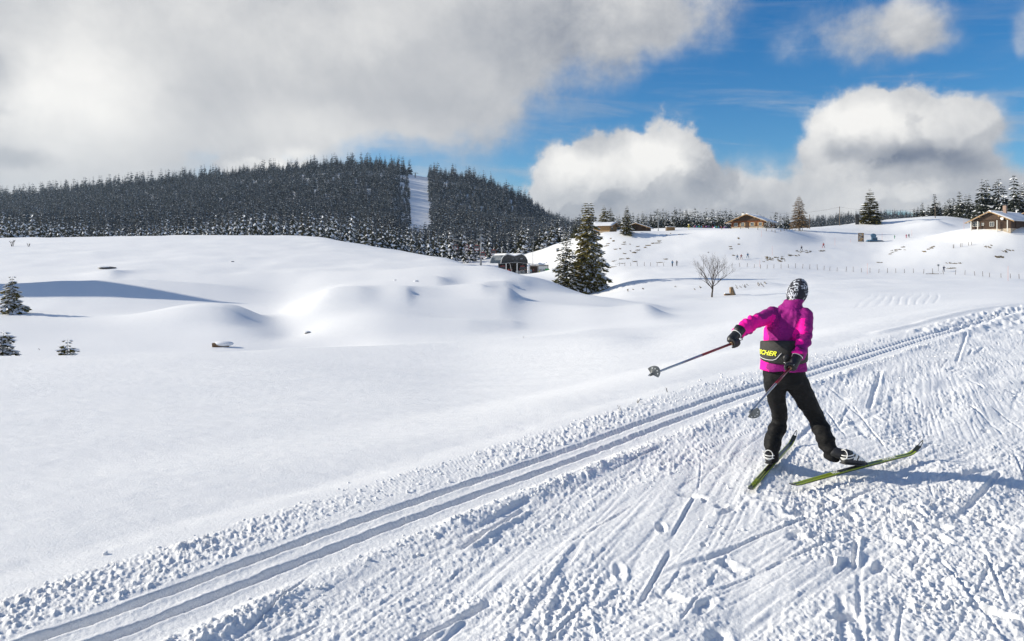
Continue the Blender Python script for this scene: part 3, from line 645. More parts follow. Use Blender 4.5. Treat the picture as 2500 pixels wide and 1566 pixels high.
def hero_tree(name, pos, h, r, label, cat='tree', group=None, rz=0.0, nm=None, trunk_r=None, **kw):
    root = empty(name, pos, rz, label, cat, group)
    fo, sn = conifer_mesh(h, r, **kw)
    fo.build('crown', nm or M_NEED, root, fix=False)
    if sn.f: sn.build('snow_cover', M_TSNOW, root, fix=False)['kind'] = 'stuff'
    trunk_mb(h * 0.97, trunk_r or h * 0.016).build('trunk', M_BARK, root)
    return root

def height_to(px, top, D): return PT(px, top, D).z - AT(px, D).z
def planted(px, top, D, sink=0.3): return AT(px, D, -sink), height_to(px, top, D) + sink

# the tall pair in the meadow
p, h = planted(1437, 493, 144, 0.2)
hero_tree('spruce_tree', p, h, 4.2, 'tallest spruce of the meadow, broad crown with twin tips, snow on its right side', levels=42, per=14, twigs=6, snow=0.46, seed=3, snow_side=0.75, fork=1.0, low=0.03, droop=0.42, shape=0.72, jit=0.3, w=0.30, group='snowy spruces of the meadow')
p, h = planted(1382, 566, 141, 0.2)
hero_tree('spruce_tree', p, h, 3.1, 'sparse open spruce close to the left of the tallest spruce', levels=30, per=8, twigs=5, snow=0.36, seed=8, low=0.10, droop=0.30, shape=0.6, jit=0.3, w=0.17, group='snowy spruces of the meadow')
# the three small ones at the left edge
p = GND(30, 768); h = (768 - 672) * p.y / F + 0.1
hero_tree('young_spruce', p - Vector((0, 0, 0.08)), h, 1.0, 'young spruce at the left edge, the tallest small tree, snow on its branches', levels=15, per=8, twigs=3, snow=0.85, seed=15, low=0.12, droop=0.5, w=0.30, shape=0.7, jit=0.4, snow_size=1.15, trunk_r=0.06, group='small snowy spruces on the left')
p = AT(8, 34); h = (862 - 788) * p.y / F
hero_tree('young_spruce', p, h, 0.75, 'half cut off little spruce bush at the left edge, bowed down with snow', levels=9, per=8, twigs=3, snow=0.9, seed=25, low=0.10, droop=0.45, w=0.30, shape=0.55, jit=0.4, snow_size=1.3, trunk_r=0.04, group='small snowy spruces on the left')
p = AT(165, 35); h = (866 - 815) * p.y / F
hero_tree('young_spruce', p, h, 0.46, 'tiny spruce sapling half buried in snow, standing alone beyond the snow rim', levels=7, per=7, twigs=2, snow=0.9, seed=29, low=0.08, droop=0.3, w=0.33, shape=0.5, jit=0.45, snow_size=1.3, trunk_r=0.02, group='small snowy spruces on the left')
# lone spruce and lone larch on the right hill
p, h = planted(2124, 459, 262, 0.3)
hero_tree('spruce_tree', p, h, 3.7, 'lone dark spruce on the hill crest in front of the black panel', levels=20, per=11, twigs=3, snow=0.05, seed=33, low=0.05, droop=0.12, w=0.26, shape=0.75, jit=0.25)
p, h = planted(1951, 477, 236, 0.3)
hero_tree('larch_tree', p, h, 3.2, 'bare brown larch to the right of the log chalet', levels=34, per=12, twigs=4, snow=0.0, seed=35, low=0.14, droop=0.15, w=0.045, shape=0.7, jit=0.25, nm=M_LARCH, trunk_r=0.22)
# beside the left hut
for (px, top, D, r, lb) in [(1475, 500, 258, 2.7, 'dark spruce behind the left hut, left one of the pair'), (1491, 504, 260, 2.2, 'dark spruce behind the left hut, right one of the pair'),
                            (1531, 499, 224, 2.4, 'olive spruce standing in front of the left hut')]:
    p, h = planted(px, top, D)
    hero_tree('spruce_tree', p, h, r, lb, group='spruces around the left hut', levels=20, per=9, twigs=3, snow=0.12 if D > 230 else 0.25, seed=px, low=0.06, droop=0.3, w=0.25, shape=0.75, jit=0.3)

# shared meshes for the forests
def far_mesh(seed, h, r, levels, per, snow, nm, slim=1.0, twigs=1, w=0.36, shape=0.8, snow_side=0.0, droop=0.55, tips=False):
    fo, sn = conifer_mesh(h, r, levels, per, twigs, snow, seed, low=0.05, droop=droop, w=w, jit=0.35, slim=slim, shape=shape, snow_side=snow_side, tips=tips)
    mb = MB(); mb.v, mb.f = fo.v, fo.f; mb.mi = [0] * len(fo.f); mb.cur = 1; mb.add(sn.v, sn.f); mb.cur = 2
    mb.tube([(0, 0, -0.5), (0, 0, h * 0.95)], [h * 0.015, 0.02], 5, cap=False)
    me = mb.mesh('spruce_%d' % seed, [nm, M_TSNOW, M_BARK], fix=False); return me
NEAR_M = [far_mesh(100 + i, 10.0, 1.85 + 0.2 * (i % 3), 13, 7, sn_, M_NEARN, twigs=2, droop=0.8, w=0.36, tips=True, shape=0.7 + 0.08 * (i % 2), snow_side=1.0) for i, sn_ in enumerate((0.55, 0.70, 0.42, 0.60, 0.78, 0.48))]
DARK_M = [far_mesh(120 + i, 10.0, 2.0, 17, 9, 0.18, M_DARKN, twigs=2, w=0.34, shape=0.6) for i in range(4)]
rs = random.Random(77)
n_tree = [0]
def wood_tree(px, top, D, label, group, meshes, wide=1.0, idx=None):
    p, h = planted(px, top, D); me = meshes[rs.randrange(len(meshes)) if idx is None else idx % len(meshes)]
    o = link('spruce_tree', me); o.location = p; s_ = h / 10.0
    k = wide * rs.uniform(0.85, 1.15) * (0.45 + 0.55 / max(s_, 0.4)) if s_ > 1 else wide * rs.uniform(0.9, 1.1)
    o.scale = (s_ * k, s_ * k, s_); o.rotation_euler = (rs.uniform(-.02, .02), rs.uniform(-.02, .02), rs.uniform(-0.5, 0.5) if meshes is NEAR_M else rs.uniform(0, 6.28))
    tag(o, label, 'tree', group); n_tree[0] += 1; return o
TOPL = [(-60, 520), (0, 524), (110, 530), (200, 545), (290, 560), (350, 552), (430, 538), (520, 530), (600, 522), (680, 517), (760, 520), (850, 528), (920, 542), (980, 556), (1040, 566), (1100, 562)]
def topline(px): return float(np.interp(px, [a for a, b in TOPL], [b for a, b in TOPL]))
def nth(k):
    return '%d%s' % (k, 'th' if 10 <= k % 100 <= 20 else {1: 'st', 2: 'nd', 3: 'rd'}.get(k % 10, 'th'))
for row, (D0, up, step) in enumerate([(300, -3, 17.5), (350, -9, 16.5)]):
    px = -14.0 + row * 6; k = 0
    while px < 1085:
        px += step * rs.uniform(0.65, 1.35)
        if row == 0 and 210 < px < 250: continue
        if px > 990 and row == 0: D = 262 + rs.random() * 20
        else: D = D0 + rs.uniform(-18, 18)
        k += 1
        lab = ('snow laden spruce, %s from the left in the front row behind the mound' % nth(k), 'snowy spruce, %s from the left in the second row behind the mound' % nth(k), 'spruce deep in the wood behind the mound, only its top showing')[row]
        wood_tree(px, topline(px) + up + rs.uniform(-9, 12), D, lab, ('front row of the wood', 'second row of the wood', 'third row of the wood')[row], NEAR_M, 1.0)
for (px, top, D, w) in [(1098, 560, 300, 1), (1128, 548, 302, 1), (1150, 572, 288, 1), (1172, 556, 300, 1.1), (1192, 560, 304, .9), (1213, 578, 300, .8), (1226, 585, 296, .9), (1240, 576, 300, .8), (1255, 566, 300, .9), (1272, 541, 292, 1.25), (1287, 550, 297, 1),
                     (1300, 575, 290, .8), (1317, 552, 288, 1.35), (1333, 545, 300, 1.0), (1347, 536, 292, 1.2), (1363, 530, 300, 1.2), (1376, 560, 290, .8), (1390, 548, 296, 1.0), (1406, 527, 288, 1.2), (1418, 545, 300, 1.0), (1110, 585, 285, .8), (1138, 592, 283, .8), (1160, 590, 290, .8)]:
    lp = sorted([1098, 1128, 1150, 1172, 1192, 1213, 1226, 1240, 1255, 1272, 1287, 1300, 1317, 1333, 1347, 1363, 1376, 1390, 1406, 1418, 1110, 1138, 1160])
    siz = 'tall' if top < 553 else 'middling' if top < 572 else 'small'
    wood_tree(px, top, D, '%s snowy spruce near the domed station, %s of its clump from the left' % (siz, nth(1 + lp.index(px))), 'spruces behind the lift station', NEAR_M, w)
for k_, px in enumerate(np.arange(1500, 1812, 6.6)):
    px = px + rs.uniform(-2.5, 2.5)
    tp = float(np.interp(px, [1500, 1548, 1605, 1680, 1740, 1800, 1815], [525, 521, 512, 507, 509, 514, 520])) + rs.uniform(-5, 9)
    wood_tree(px, tp, 420 + rs.uniform(-22, 22), 'dark skyline spruce, %s from the left between hut and log chalet' % nth(k_ + 1), 'dark spruces on the skyline between hut and chalet', DARK_M, 1.15)
for (px, top) in [(1822, 521), (1830, 519), (1838, 523), (1848, 518), (1856, 522), (1864, 525), (1872, 528), (1880, 526), (1893, 515), (1906, 521), (1913, 524), (1921, 517), (1926, 522)]:
    k9 = globals().setdefault('k9', [0]); k9[0] += 1
    wood_tree(px, top, 400 + rs.uniform(-15, 15), 'dark spruce behind the log chalet roof, %s from the left' % nth(k9[0]), 'dark spruces behind the log chalet', DARK_M, 1.1)
for (px, top, D) in [(2231, 507, 310), (2240, 503, 310), (2253, 493, 300), (2266, 498, 305), (2272, 510, 300), (2281, 472, 298), (2292, 490, 300), (2301, 500, 302), (2308, 493, 296), (2317, 483, 292), (2327, 482, 290), (2334, 495, 292), (2344, 465, 285), (2357, 473, 284),
                     (2367, 471, 280), (2375, 492, 284), (2382, 483, 278), (2390, 500, 280), (2399, 434, 262), (2410, 436, 266), (2420, 470, 270), (2431, 439, 262), (2440, 434, 258), (2451, 451, 262), (2462, 480, 270), (2474, 423, 254), (2484, 470, 262), (2490, 450, 256), (2499, 444, 258), (2512, 430, 256), (2530, 455, 262)]:
    tall = top < 460; k8 = globals().setdefault('k8', [0, 0]); k8[px > 2393] += 1
    wood_tree(px, top, D, ('slim dark spruce behind the right hut, %s from the left' % nth(k8[1])) if px > 2393 else ('dark spruce on the crest left of the right hut, %s from the left' % nth(k8[0])), 'tall spruces behind the right hut' if px > 2393 else 'spruces on the crest near the right hut', DARK_M, 1.15 if tall else 1.05)
print('individual wood trees', n_tree[0])

# the forest on the mountain: nobody could count it
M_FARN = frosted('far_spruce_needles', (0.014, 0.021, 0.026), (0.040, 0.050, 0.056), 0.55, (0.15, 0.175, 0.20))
FAR_M = [far_mesh(200 + i, 10.0, 2.1, 11, 8, s_, M_FARN, w=0.42, shape=0.60, snow_side=0.8) for i, s_ in enumerate((0.10, 0.17, 0.05, 0.13))]
def forest(name, label, pts, meshes, seed):
    me = bpy.data.meshes.new(name); me.from_pydata([p[:3] for p in pts], [], [])
    a = me.attributes.new('size', 'FLOAT', 'POINT'); a.data.foreach_set('value', [p[3] for p in pts])
    o = link(name, me); tag(o, label, None, kind='stuff')
    g = bpy.data.node_groups.new(name + '_scatter', 'GeometryNodeTree')
    g.interface.new_socket('Geometry', in_out='INPUT', socket_type='NodeSocketGeometry'); g.interface.new_socket('Geometry', in_out='OUTPUT', socket_type='NodeSocketGeometry')
    G = NT(g); gi = G.n('NodeGroupInput'); go = G.n('NodeGroupOutput'); jn = G.n('GeometryNodeGeometryToInstance')
    col = bpy.data.collections.new(name + '_kinds')
    for me2 in meshes: ob = bpy.data.objects.new('spruce_kind', me2); col.objects.link(ob)
    ci = G.n('GeometryNodeCollectionInfo'); ci.inputs[0].default_value = col; ci.inputs['Separate Children'].default_value = True; ci.inputs['Reset Children'].default_value = True
    ip = G.n('GeometryNodeInstanceOnPoints'); ip.inputs['Pick Instance'].default_value = True
    G.put(ip.inputs['Points'], gi.outputs[0]); G.put(ip.inputs['Instance'], ci.outputs[0])
    rv = G.n('FunctionNodeRandomValue', data_type='FLOAT_VECTOR'); rv.inputs[0].default_value = (-0.03, -0.03, 0); rv.inputs[1].default_value = (0.03, 0.03, 1.2)
    G.put(ip.inputs['Rotation'], rv.outputs[0])
    na = G.n('GeometryNodeInputNamedAttribute', data_type='FLOAT'); na.inputs[0].default_value = 'size'
    rw = G.n('FunctionNodeRandomValue', data_type='FLOAT'); rw.inputs[2].default_value = 0.7; rw.inputs[3].default_value = 1.15
    wx = G.m('MULTIPLY', na.outputs[0], rw.outputs[1]); G.put(ip.inputs['Scale'], G.xyz(wx, wx, na.outputs[0]))
    G.t.links.new(ip.outputs[0], go.inputs[0])
    md = o.modifiers.new('scatter', 'NODES'); md.node_group = g
    return o
rs = random.Random(5); pts = []
N = 17500
pxs = np.array([rs.uniform(-130, 1440) for _ in range(N)]); Ds = np.exp(np.array([rs.uniform(math.log(400), math.log(1260)) for _ in range(N)]))
xs = (pxs - 1250) / F * Ds; zs = land(xs, Ds)
for px, D, x, z in zip(pxs, Ds, xs, zs):
    pyg = HZ - (z - H) * F / D
    if 1000 + (500 - pyg) * -0.03 < px < 1049 + (500 - pyg) * -0.06 and D > 520: continue
    if px > 1395 and D > 600 and rs.random() < 0.5: continue
    hh = rs.choice([rs.uniform(9, 15), rs.uniform(13, 19), rs.uniform(16, 25)]) * (0.65 if 965 < px < 1004 else 1) * (0.8 if rs.random() < 0.25 else 1.0) * (0.75 if D < 520 else 1.0)
    pts.append((x, D, z - 0.5, hh / 10))
for k in range(700):               # crest of the mountain, seen against the sky
    px = rs.uniform(-130, 1330); D = 1150 + rs.uniform(-40, 60)
    if 1001 < px < 1046: continue
    x = (px - 1250) / F * D; pts.append((x, D, float(land(np.array([x]), np.array([D]))[0]) - 0.5, rs.choice([1.0, 1.3, 1.7, 2.2, 2.6, 3.1])))
forest('mountain_forest', 'dense dark spruce forest dusted with snow covering the mountain behind the mound', pts, FAR_M, 1)
pts = []
for k in range(900):
    px = rs.uniform(1945, 2320); D = rs.uniform(760, 1010); x = (px - 1250) / F * D
    pts.append((x, D, float(land(np.array([x]), np.array([D]))[0]) - 0.5, rs.uniform(0.9, 1.7)))
for k in range(260):
    px = rs.uniform(1470, 1940); D = rs.uniform(450, 560); x = (px - 1250) / F * D
    pts.append((x, D, float(land(np.array([x]), np.array([D]))[0]) - 0.5, rs.uniform(0.8, 1.2)))
forest('distant_forest', 'pale distant forest fading into the mist behind the hill crest', pts, FAR_M, 2)

# ---------------------------------------------------------------- the small bare tree
def bare_tree(pos, h, seed, label, name='bare_tree'):
    rs = random.Random(seed); root = empty(name, pos, 0, label, 'tree'); tr = MB(); br = MB(); tw = MB()
    tr.tube([(0, 0, -0.2), (0.02, 0, 0.1 * h), (0.10, 0, 0.22 * h), (0.14, 0.02, 0.33 * h)], [0.135, 0.11, 0.095, 0.085], 8)
    def grow(p, d, L, r, dep):
        pts = [p]; q = p.copy(); dd = d.copy()
        for i in range(4):
            dd = (dd + Vector((rs.uniform(-.16, .16), rs.uniform(-.16, .16), rs.uniform(-.02, .12)))).normalized(); q = q + dd * L / 4; pts.append(q.copy())
        (br if dep < 2 else tw).tube(pts, [r, r * .85, r * .7, r * .55, r * .4], 6 if dep < 2 else 4, cap=False)
        if dep >= 4: return
        n = rs.choice([2, 3]) if dep < 3 else rs.choice([2, 3, 3])
        for k in range(n + (1 if dep > 0 else 1)):
            i = rs.choice([2, 3, 4, 4]); a = rs.uniform(0, 6.28); sp = rs.uniform(0.35, 0.75)
            o_ = dd.orthogonal().normalized(); o_ = Matrix.Rotation(a, 3, dd) @ o_
            grow(pts[i], (dd + o_ * sp + Vector((0, 0, 0.12))).normalized(), L * rs.uniform(0.55, 0.8), r * 0.5, dep + 1)
    b0 = Vector((0.14, 0.02, 0.33 * h))
    for (dx, dy, dz, L, z0) in [(-0.12, 0.1, 1, 0.36, .33), (0.28, -.1, 1, 0.36, .33), (-0.55, 0.2, 1, 0.38, .29), (0.95, 0.1, 0.55, 0.34, .31), (-0.6, -.3, .9, 0.34, .22), (0.1, .5, 1, .34, .33), (0.0, -.5, 1, .30, .33), (-.85, .1, .45, .25, .28)]:
        zz = z0 * h; grow(Vector((0.14 * min(1, z0 / .33), 0.02, zz)), Vector((dx, dy, dz)).normalized(), L * h, 0.062, 0)
    tr.build('trunk', M_BT, root, smooth=True); br.build('limb', M_BT, root, smooth=True); tw.build('twig', M_BT2, root, smooth=True)
    return root
M_BT = mat('bare_tree_bark', (0.065, 0.048, 0.035), 0.9, var=0.4, vscale=12); M_BT2 = mat('bare_tree_twig', (0.085, 0.065, 0.05), 0.9)
p = GND(1738, 727, 60); bare_tree(p, (727 - 622) * p.y / F * 0.83, 12, 'small leafless tree standing alone on the white plateau')

def dry_plant(px, py, hpx, seed, label, n=5):
    p = GND(px, py); rs = random.Random(seed); h = hpx * p.y / F; mb = MB()
    for k in range(n):
        a = rs.uniform(-0.5, 0.5); q = Vector((rs.uniform(-.1, .1) * h, rs.uniform(-.1, .1) * h, -0.02)); r = max(0.002, 0.0004 * p.y)
        pts_ = [q, q + Vector((a * h * .3, 0, h * .45)), q + Vector((a * h * .9, rs.uniform(-.2, .2) * h, h * rs.uniform(.7, 1)))]
        mb.tube(pts_, [r, r * .8, r * .5], 4)
        for j in range(3):
            c = pts_[1].lerp(pts_[2], j / 2.5); mb.tube([c, c + Vector((rs.uniform(-.25, .25) * h, 0, .12 * h))], [r * .6, r * .4], 3)
    o = mb.build('dry_plant', M_BT); o.location = p; tag(o, label, 'plant', 'dry stalks poking through the snow'); return o
dry_plant(1516, 1005, 20, 1, 'dry stalk in the untouched snow, leftmost of the three near the trail', 2)
dry_plant(1555, 985, 16, 2, 'pair of dry stalks in the snow, middle ones near the trail', 3)
dry_plant(1630, 958, 15, 3, 'short dark seed stalk just left of the groomed strip', 2)
dry_plant(30, 602, 18, 4, 'bare forked twig high on the mound at the left edge', 4)
dry_plant(70, 603, 9, 5, 'tiny bare twig high on the mound beside the forked one', 3)
dry_plant(1277, 825, 6, 6, 'tiny dark stub sticking out of the open snow field', 1)
dry_plant(97, 857, 8, 7, 'short dark stake behind the snow rim left of the tiny sapling', 1)
# ---------------------------------------------------------------- the skier
from mathutils import noise as mn
def vpt(px, py, Y): return PT(px, py, Y)
def loft(rings, n=20, cap=True, power=2.0):
    """rings: (centre, half-axis vector A, half-axis vector B)"""
    mb = MB(); vs = []; fs = []
    for c, A, B in rings:
        for j in range(n):
            a = 2 * math.pi * j / n; ca, sa = math.cos(a), math.sin(a)
            ca = math.copysign(abs(ca) ** (2 / power), ca); sa = math.copysign(abs(sa) ** (2 / power), sa)
            vs.append(Vector(c) + A * ca + B * sa)
    for i in range(len(rings) - 1):
        for j in range(n): fs.append((i * n + j, i * n + (j + 1) % n, (i + 1) * n + (j + 1) % n, (i + 1) * n + j))
    if cap: fs += [tuple(reversed(range(n))), tuple(range((len(rings) - 1) * n, len(rings) * n))]
    mb.add(vs, fs); return mb
def limb(pts, rads, sub=5):
    """densified smooth tube with round ends"""
    P = [Vector(p) for p in pts]; Q = []; Rr = []
    ext = [2 * P[0] - P[1]] + P + [2 * P[-1] - P[-2]]; re = [rads[0]] + list(rads) + [rads[-1]]
    for i in range(1, len(ext) - 2):
        for k in range(sub):
            t = k / sub
            Q.append(0.5 * ((2 * ext[i]) + (-ext[i - 1] + ext[i + 1]) * t + (2 * ext[i - 1] - 5 * ext[i] + 4 * ext[i + 1] - ext[i + 2]) * t * t + (-ext[i - 1] + 3 * ext[i] - 3 * ext[i + 1] + ext[i + 2]) * t ** 3))
            s_ = t * t * (3 - 2 * t); Rr.append(re[i] * (1 - s_) + re[i + 1] * s_)
    Q.append(P[-1]); Rr.append(rads[-1])
    mb = MB(); mb.tube(Q, Rr, 14); mb.ball(Q[0], Rr[0] * 0.985, 14, 9); mb.ball(Q[-1], Rr[-1] * 0.985, 14, 9); return mb
def organic(name, mbs, mats, parent, voxel=0.01, smooth=6, disp=None, keep_v=False):
    big = MB()
    for m_ in mbs: big.add(m_.v, m_.f)
    me = big.mesh(name + '_raw', mats[0]); o = bpy.data.objects.new('tmp', me); COL.objects.link(o)
    rm = o.modifiers.new('r', 'REMESH'); rm.mode = 'VOXEL'; rm.voxel_size = voxel
    sm = o.modifiers.new('s', 'SMOOTH'); sm.factor = 0.5; sm.iterations = smooth
    dg = bpy.context.evaluated_depsgraph_get(); ev = o.evaluated_get(dg); out = bpy.data.meshes.new_from_object(ev)
    bpy.data.objects.remove(o); bpy.data.meshes.remove(me)
    out.name = name; out.materials.clear()
    for m_ in mats: out.materials.append(m_)
    n = len(out.vertices)
    if disp:
        nrm = [v.normal.copy() for v in out.vertices]
        for v, nn in zip(out.vertices, nrm): v.co += nn * disp(v.co, nn)
    out.polygons.foreach_set('use_smooth', [True] * len(out.polygons)); out.update()
    return link(name, out, parent)

FWD = Vector((0.30, 0.954, 0)).normalized(); LEFT = Vector((-FWD.y, FWD.x, 0)); BACK = -FWD; UP = Vector((0, 0, 1))
person = empty('person', (2.36, 5.88, 0.0), 0, 'skier seen from behind in magenta jacket and black trousers, skating away with both poles trailing', 'person')
person['label'] = 'cross country skier seen from behind, magenta jacket, black trousers, poles trailing'
PO = person.location
def rel(v): return Vector(v) - PO
def V(px, py, Y): return rel(PT(px, py, Y))

# materials
def cloth(name, col, var=0.12, bump=0.35, sheen=0.0, rough=0.75, spec=0.3):
    m_ = bpy.data.materials.new(name); m_.use_nodes = True; T = NT(m_.node_tree); b = m_.node_tree.nodes['Principled BSDF']
    ob = T.n('ShaderNodeTexCoord').outputs['Object']; f = T.noise(ob, 9, 5, 0.6)
    T.put(b.inputs['Base Color'], T.mix(T.mr(f, .3, .7), tuple(c * (1 - var) for c in col), tuple(min(1, c * (1 + var)) for c in col)))
    b.inputs['Roughness'].default_value = rough; b.inputs['Specular IOR Level'].default_value = spec; b.inputs['Sheen Weight'].default_value = sheen
    b1 = T.n('ShaderNodeBump'); b1.inputs['Distance'].default_value = 0.022; b1.inputs['Strength'].default_value = bump
    T.put(b1.inputs['Height'], T.m('ADD', T.noise(T.v('MULTIPLY', ob, (1, 1, 1.7)), 11, 5, 0.55, 0.8), T.m('MULTIPLY', T.noise(ob, 420, 2), 0.03))); T.put(b.inputs['Normal'], b1.outputs[0]); return m_
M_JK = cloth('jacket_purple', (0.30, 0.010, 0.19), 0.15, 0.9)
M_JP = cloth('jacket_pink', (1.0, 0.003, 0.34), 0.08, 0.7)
M_TR = cloth('trousers_black', (0.0085, 0.0085, 0.009), 0.2, 0.6, rough=0.7, spec=0.2)
M_SKIN = mat('skin', (0.55, 0.33, 0.24), 0.5)
M_BLK = mat('black_rubber', (0.018, 0.018, 0.02), 0.45, var=0.2, bump=0.2)
M_GLV = mat('glove_leather', (0.016, 0.016, 0.018), 0.5, var=0.3, bump=0.4, bscale=90)
M_WHT = mat('white_trim', (0.78, 0.78, 0.76), 0.45)
M_GRY = mat('grey_basket', (0.13, 0.14, 0.14), 0.4, var=0.3)
M_RED = mat('pole_red', (0.22, 0.014, 0.022), 0.28, spec=0.7)
M_ALU = mat('pole_metal', (0.42, 0.45, 0.50), 0.30, metal=0.75)
M_CORK = mat('cork_grip', (0.36, 0.22, 0.12), 0.85, var=0.3, vscale=90)
M_LIME = mat('ski_lime', (0.30, 0.38, 0.02), 0.32, spec=0.6)
M_SKB = mat('ski_black', (0.018, 0.022, 0.018), 0.30, spec=0.6)
M_YEL = mat('print_yellow', (0.80, 0.82, 0.03), 0.5)
M_PACK = mat('pack_fabric', (0.030, 0.029, 0.026), 0.75, var=0.25, vscale=40, bump=0.3, bscale=120)

# skeleton (photo pixel, photo pixel, distance)
sh_l, el_l, wr_l = V(1886, 768, 6.07), V(1842, 787, 5.86), V(1804, 810, 5.66)
sh_r, el_r, wr_r = V(1964, 772, 5.98), V(1963, 824, 5.81), V(1951, 862, 5.66)
hip_l, kn_l, an_l = V(1891, 928, 5.87), V(1903, 1022, 6.02), V(1884, 1108, 5.90)
hip_r, kn_r, an_r = V(1941, 928, 5.85), V(1991, 1018, 5.92), V(2028, 1108, 5.76)
head_c = V(1946, 716, 6.12)
HEADF = Vector((0.42, 0.9, -0.12)).normalized(); HEADL = Vector((-0.9, 0.42, 0.0)).normalized(); HEADU = HEADF.cross(HEADL) * -1
if HEADU.z < 0: HEADU = -HEADU
HEADU = (HEADU + Vector((0.18, 0, 0))).normalized()

def tr_ring(px, py, Y, hw, hd): return (V(px, py, Y), LEFT * hw, FWD * hd)
# body, one continuous surface
head = MB(); Mh = Matrix((HEADL, HEADF, HEADU)).transposed()
head.ball(head_c, (0.074, 0.092, 0.112), 18, 14, Mh); head.ball(head_c + HEADF * 0.028 - HEADU * 0.062, (0.052, 0.058, 0.05), 14, 9, Mh)
head.ball(head_c + HEADF * 0.098 - HEADU * 0.018, (0.011, 0.018, 0.02), 10, 7, Mh)
for sg in (1, -1): head.ball(head_c + HEADL * 0.074 * sg - HEADU * 0.01, (0.008, 0.02, 0.03), 8, 7, Mh)
body_m = [head, limb([V(1931, 757, 6.05), V(1940, 735, 6.09), head_c - HEADU * 0.04], [0.06, 0.052, 0.055]),
          loft([tr_ring(1915, 915, 5.87, .14, .10), tr_ring(1914, 850, 5.91, .125, .09), tr_ring(1921, 792, 5.98, .145, .10), tr_ring(1926, 762, 6.03, .13, .08)]),
          limb([sh_l, el_l, wr_l, V(1796, 820, 5.64)], [.05, .04, .03, .03]), limb([sh_r, el_r, wr_r, V(1946, 878, 5.68)], [.05, .042, .03, .03]),
          limb([hip_l, kn_l, an_l], [.08, .055, .04]), limb([hip_r, kn_r, an_r], [.08, .055, .04])]
body = organic('body', body_m, [M_SKIN], person, 0.012, 3)
for sg in (1, -1):
    e = MB(); e.ball(head_c + HEADF * 0.083 + HEADL * 0.031 * sg + HEADU * 0.012, 0.012, 10, 7); eo = e.build('eye', M_WHT, person, True)
mo = MB(); mo.ball(head_c + HEADF * 0.084 - HEADU * 0.055, (0.022, 0.008, 0.006), 10, 6, Mh); mo.build('mouth', mat('lips', (0.45, 0.15, 0.13), 0.5), person, True)

def fold(p, s=1.0, k=(7, 7, 15), seed=0.0): return mn.noise(Vector((p.x * k[0] + seed, p.y * k[1], p.z * k[2]))) * s
def jk_disp(p, n):
    d = 0.0
    al = min((p - sh_l.lerp(el_l, t)).length for t in (0, .33, .66, 1)); a2 = min((p - el_l.lerp(wr_l, t)).length for t in (.33, .66, 1))
    ar = min((p - sh_r.lerp(el_r, t)).length for t in (0, .33, .66, 1)); ar2 = min((p - el_r.lerp(wr_r, t)).length for t in (.33, .66, 1))
    if min(al, a2) < 0.10: d += fold(p, 0.009 + 0.013 * (a2 < 0.10), (24, 12, 10), 3)
    elif min(ar, ar2) < 0.10: d += fold(p, 0.008 + 0.014 * (ar2 < 0.10), (9, 9, 28), 5)
    else:
        d += fold(p, 0.015, (9, 9, 4.5), 1) + fold(p, 0.009, (15, 15, 12), 2)
        # radial creases falling from the collar
        q = p - V(1934, 744, 6.06); 
        if q.z < 0: d += 0.0035 * math.sin(5 * math.atan2(q.dot(LEFT), -q.z) * 2.2 + 2 * mn.noise(p * 6)) * max(0, 1 - abs(q.z + 0.14) / 0.2)
    return d
jk = [loft([tr_ring(1911, 904, 5.86, .190, .140), tr_ring(1912, 880, 5.88, .184, .134), tr_ring(1914, 850, 5.91, .174, .122), tr_ring(1917, 820, 5.94, .172, .122), tr_ring(1921, 795, 5.98, .178, .124),
            tr_ring(1924, 776, 6.01, .176, .116), tr_ring(1927, 762, 6.03, .150, .100), tr_ring(1931, 751, 6.05, .098, .082), tr_ring(1935, 743, 6.07, .084, .078), tr_ring(1939, 734, 6.09, .090, .088), tr_ring(1940, 730, 6.095, .078, .078)], 28),
      limb([V(1890, 771, 6.06), sh_l, sh_l.lerp(el_l, .5), el_l, el_l.lerp(wr_l, .55), wr_l], [.070, .072, .064, .058, .058, .052]),
      limb([V(1957, 774, 6.0), sh_r, sh_r.lerp(el_r, .5), el_r, el_r.lerp(wr_r, .5), wr_r], [.074, .076, .070, .064, .062, .056])]
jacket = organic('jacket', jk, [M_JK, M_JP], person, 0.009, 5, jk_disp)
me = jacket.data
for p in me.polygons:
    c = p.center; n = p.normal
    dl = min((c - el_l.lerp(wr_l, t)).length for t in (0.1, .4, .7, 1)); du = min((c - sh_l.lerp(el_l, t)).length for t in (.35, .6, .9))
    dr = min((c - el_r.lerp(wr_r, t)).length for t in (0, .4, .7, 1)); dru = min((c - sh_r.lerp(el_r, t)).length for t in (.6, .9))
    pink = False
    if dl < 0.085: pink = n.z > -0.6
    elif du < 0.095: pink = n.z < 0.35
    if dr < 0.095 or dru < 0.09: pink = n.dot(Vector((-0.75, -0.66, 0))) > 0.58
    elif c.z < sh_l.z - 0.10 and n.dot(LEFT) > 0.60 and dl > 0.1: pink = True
    p.material_index = 1 if pink else 0
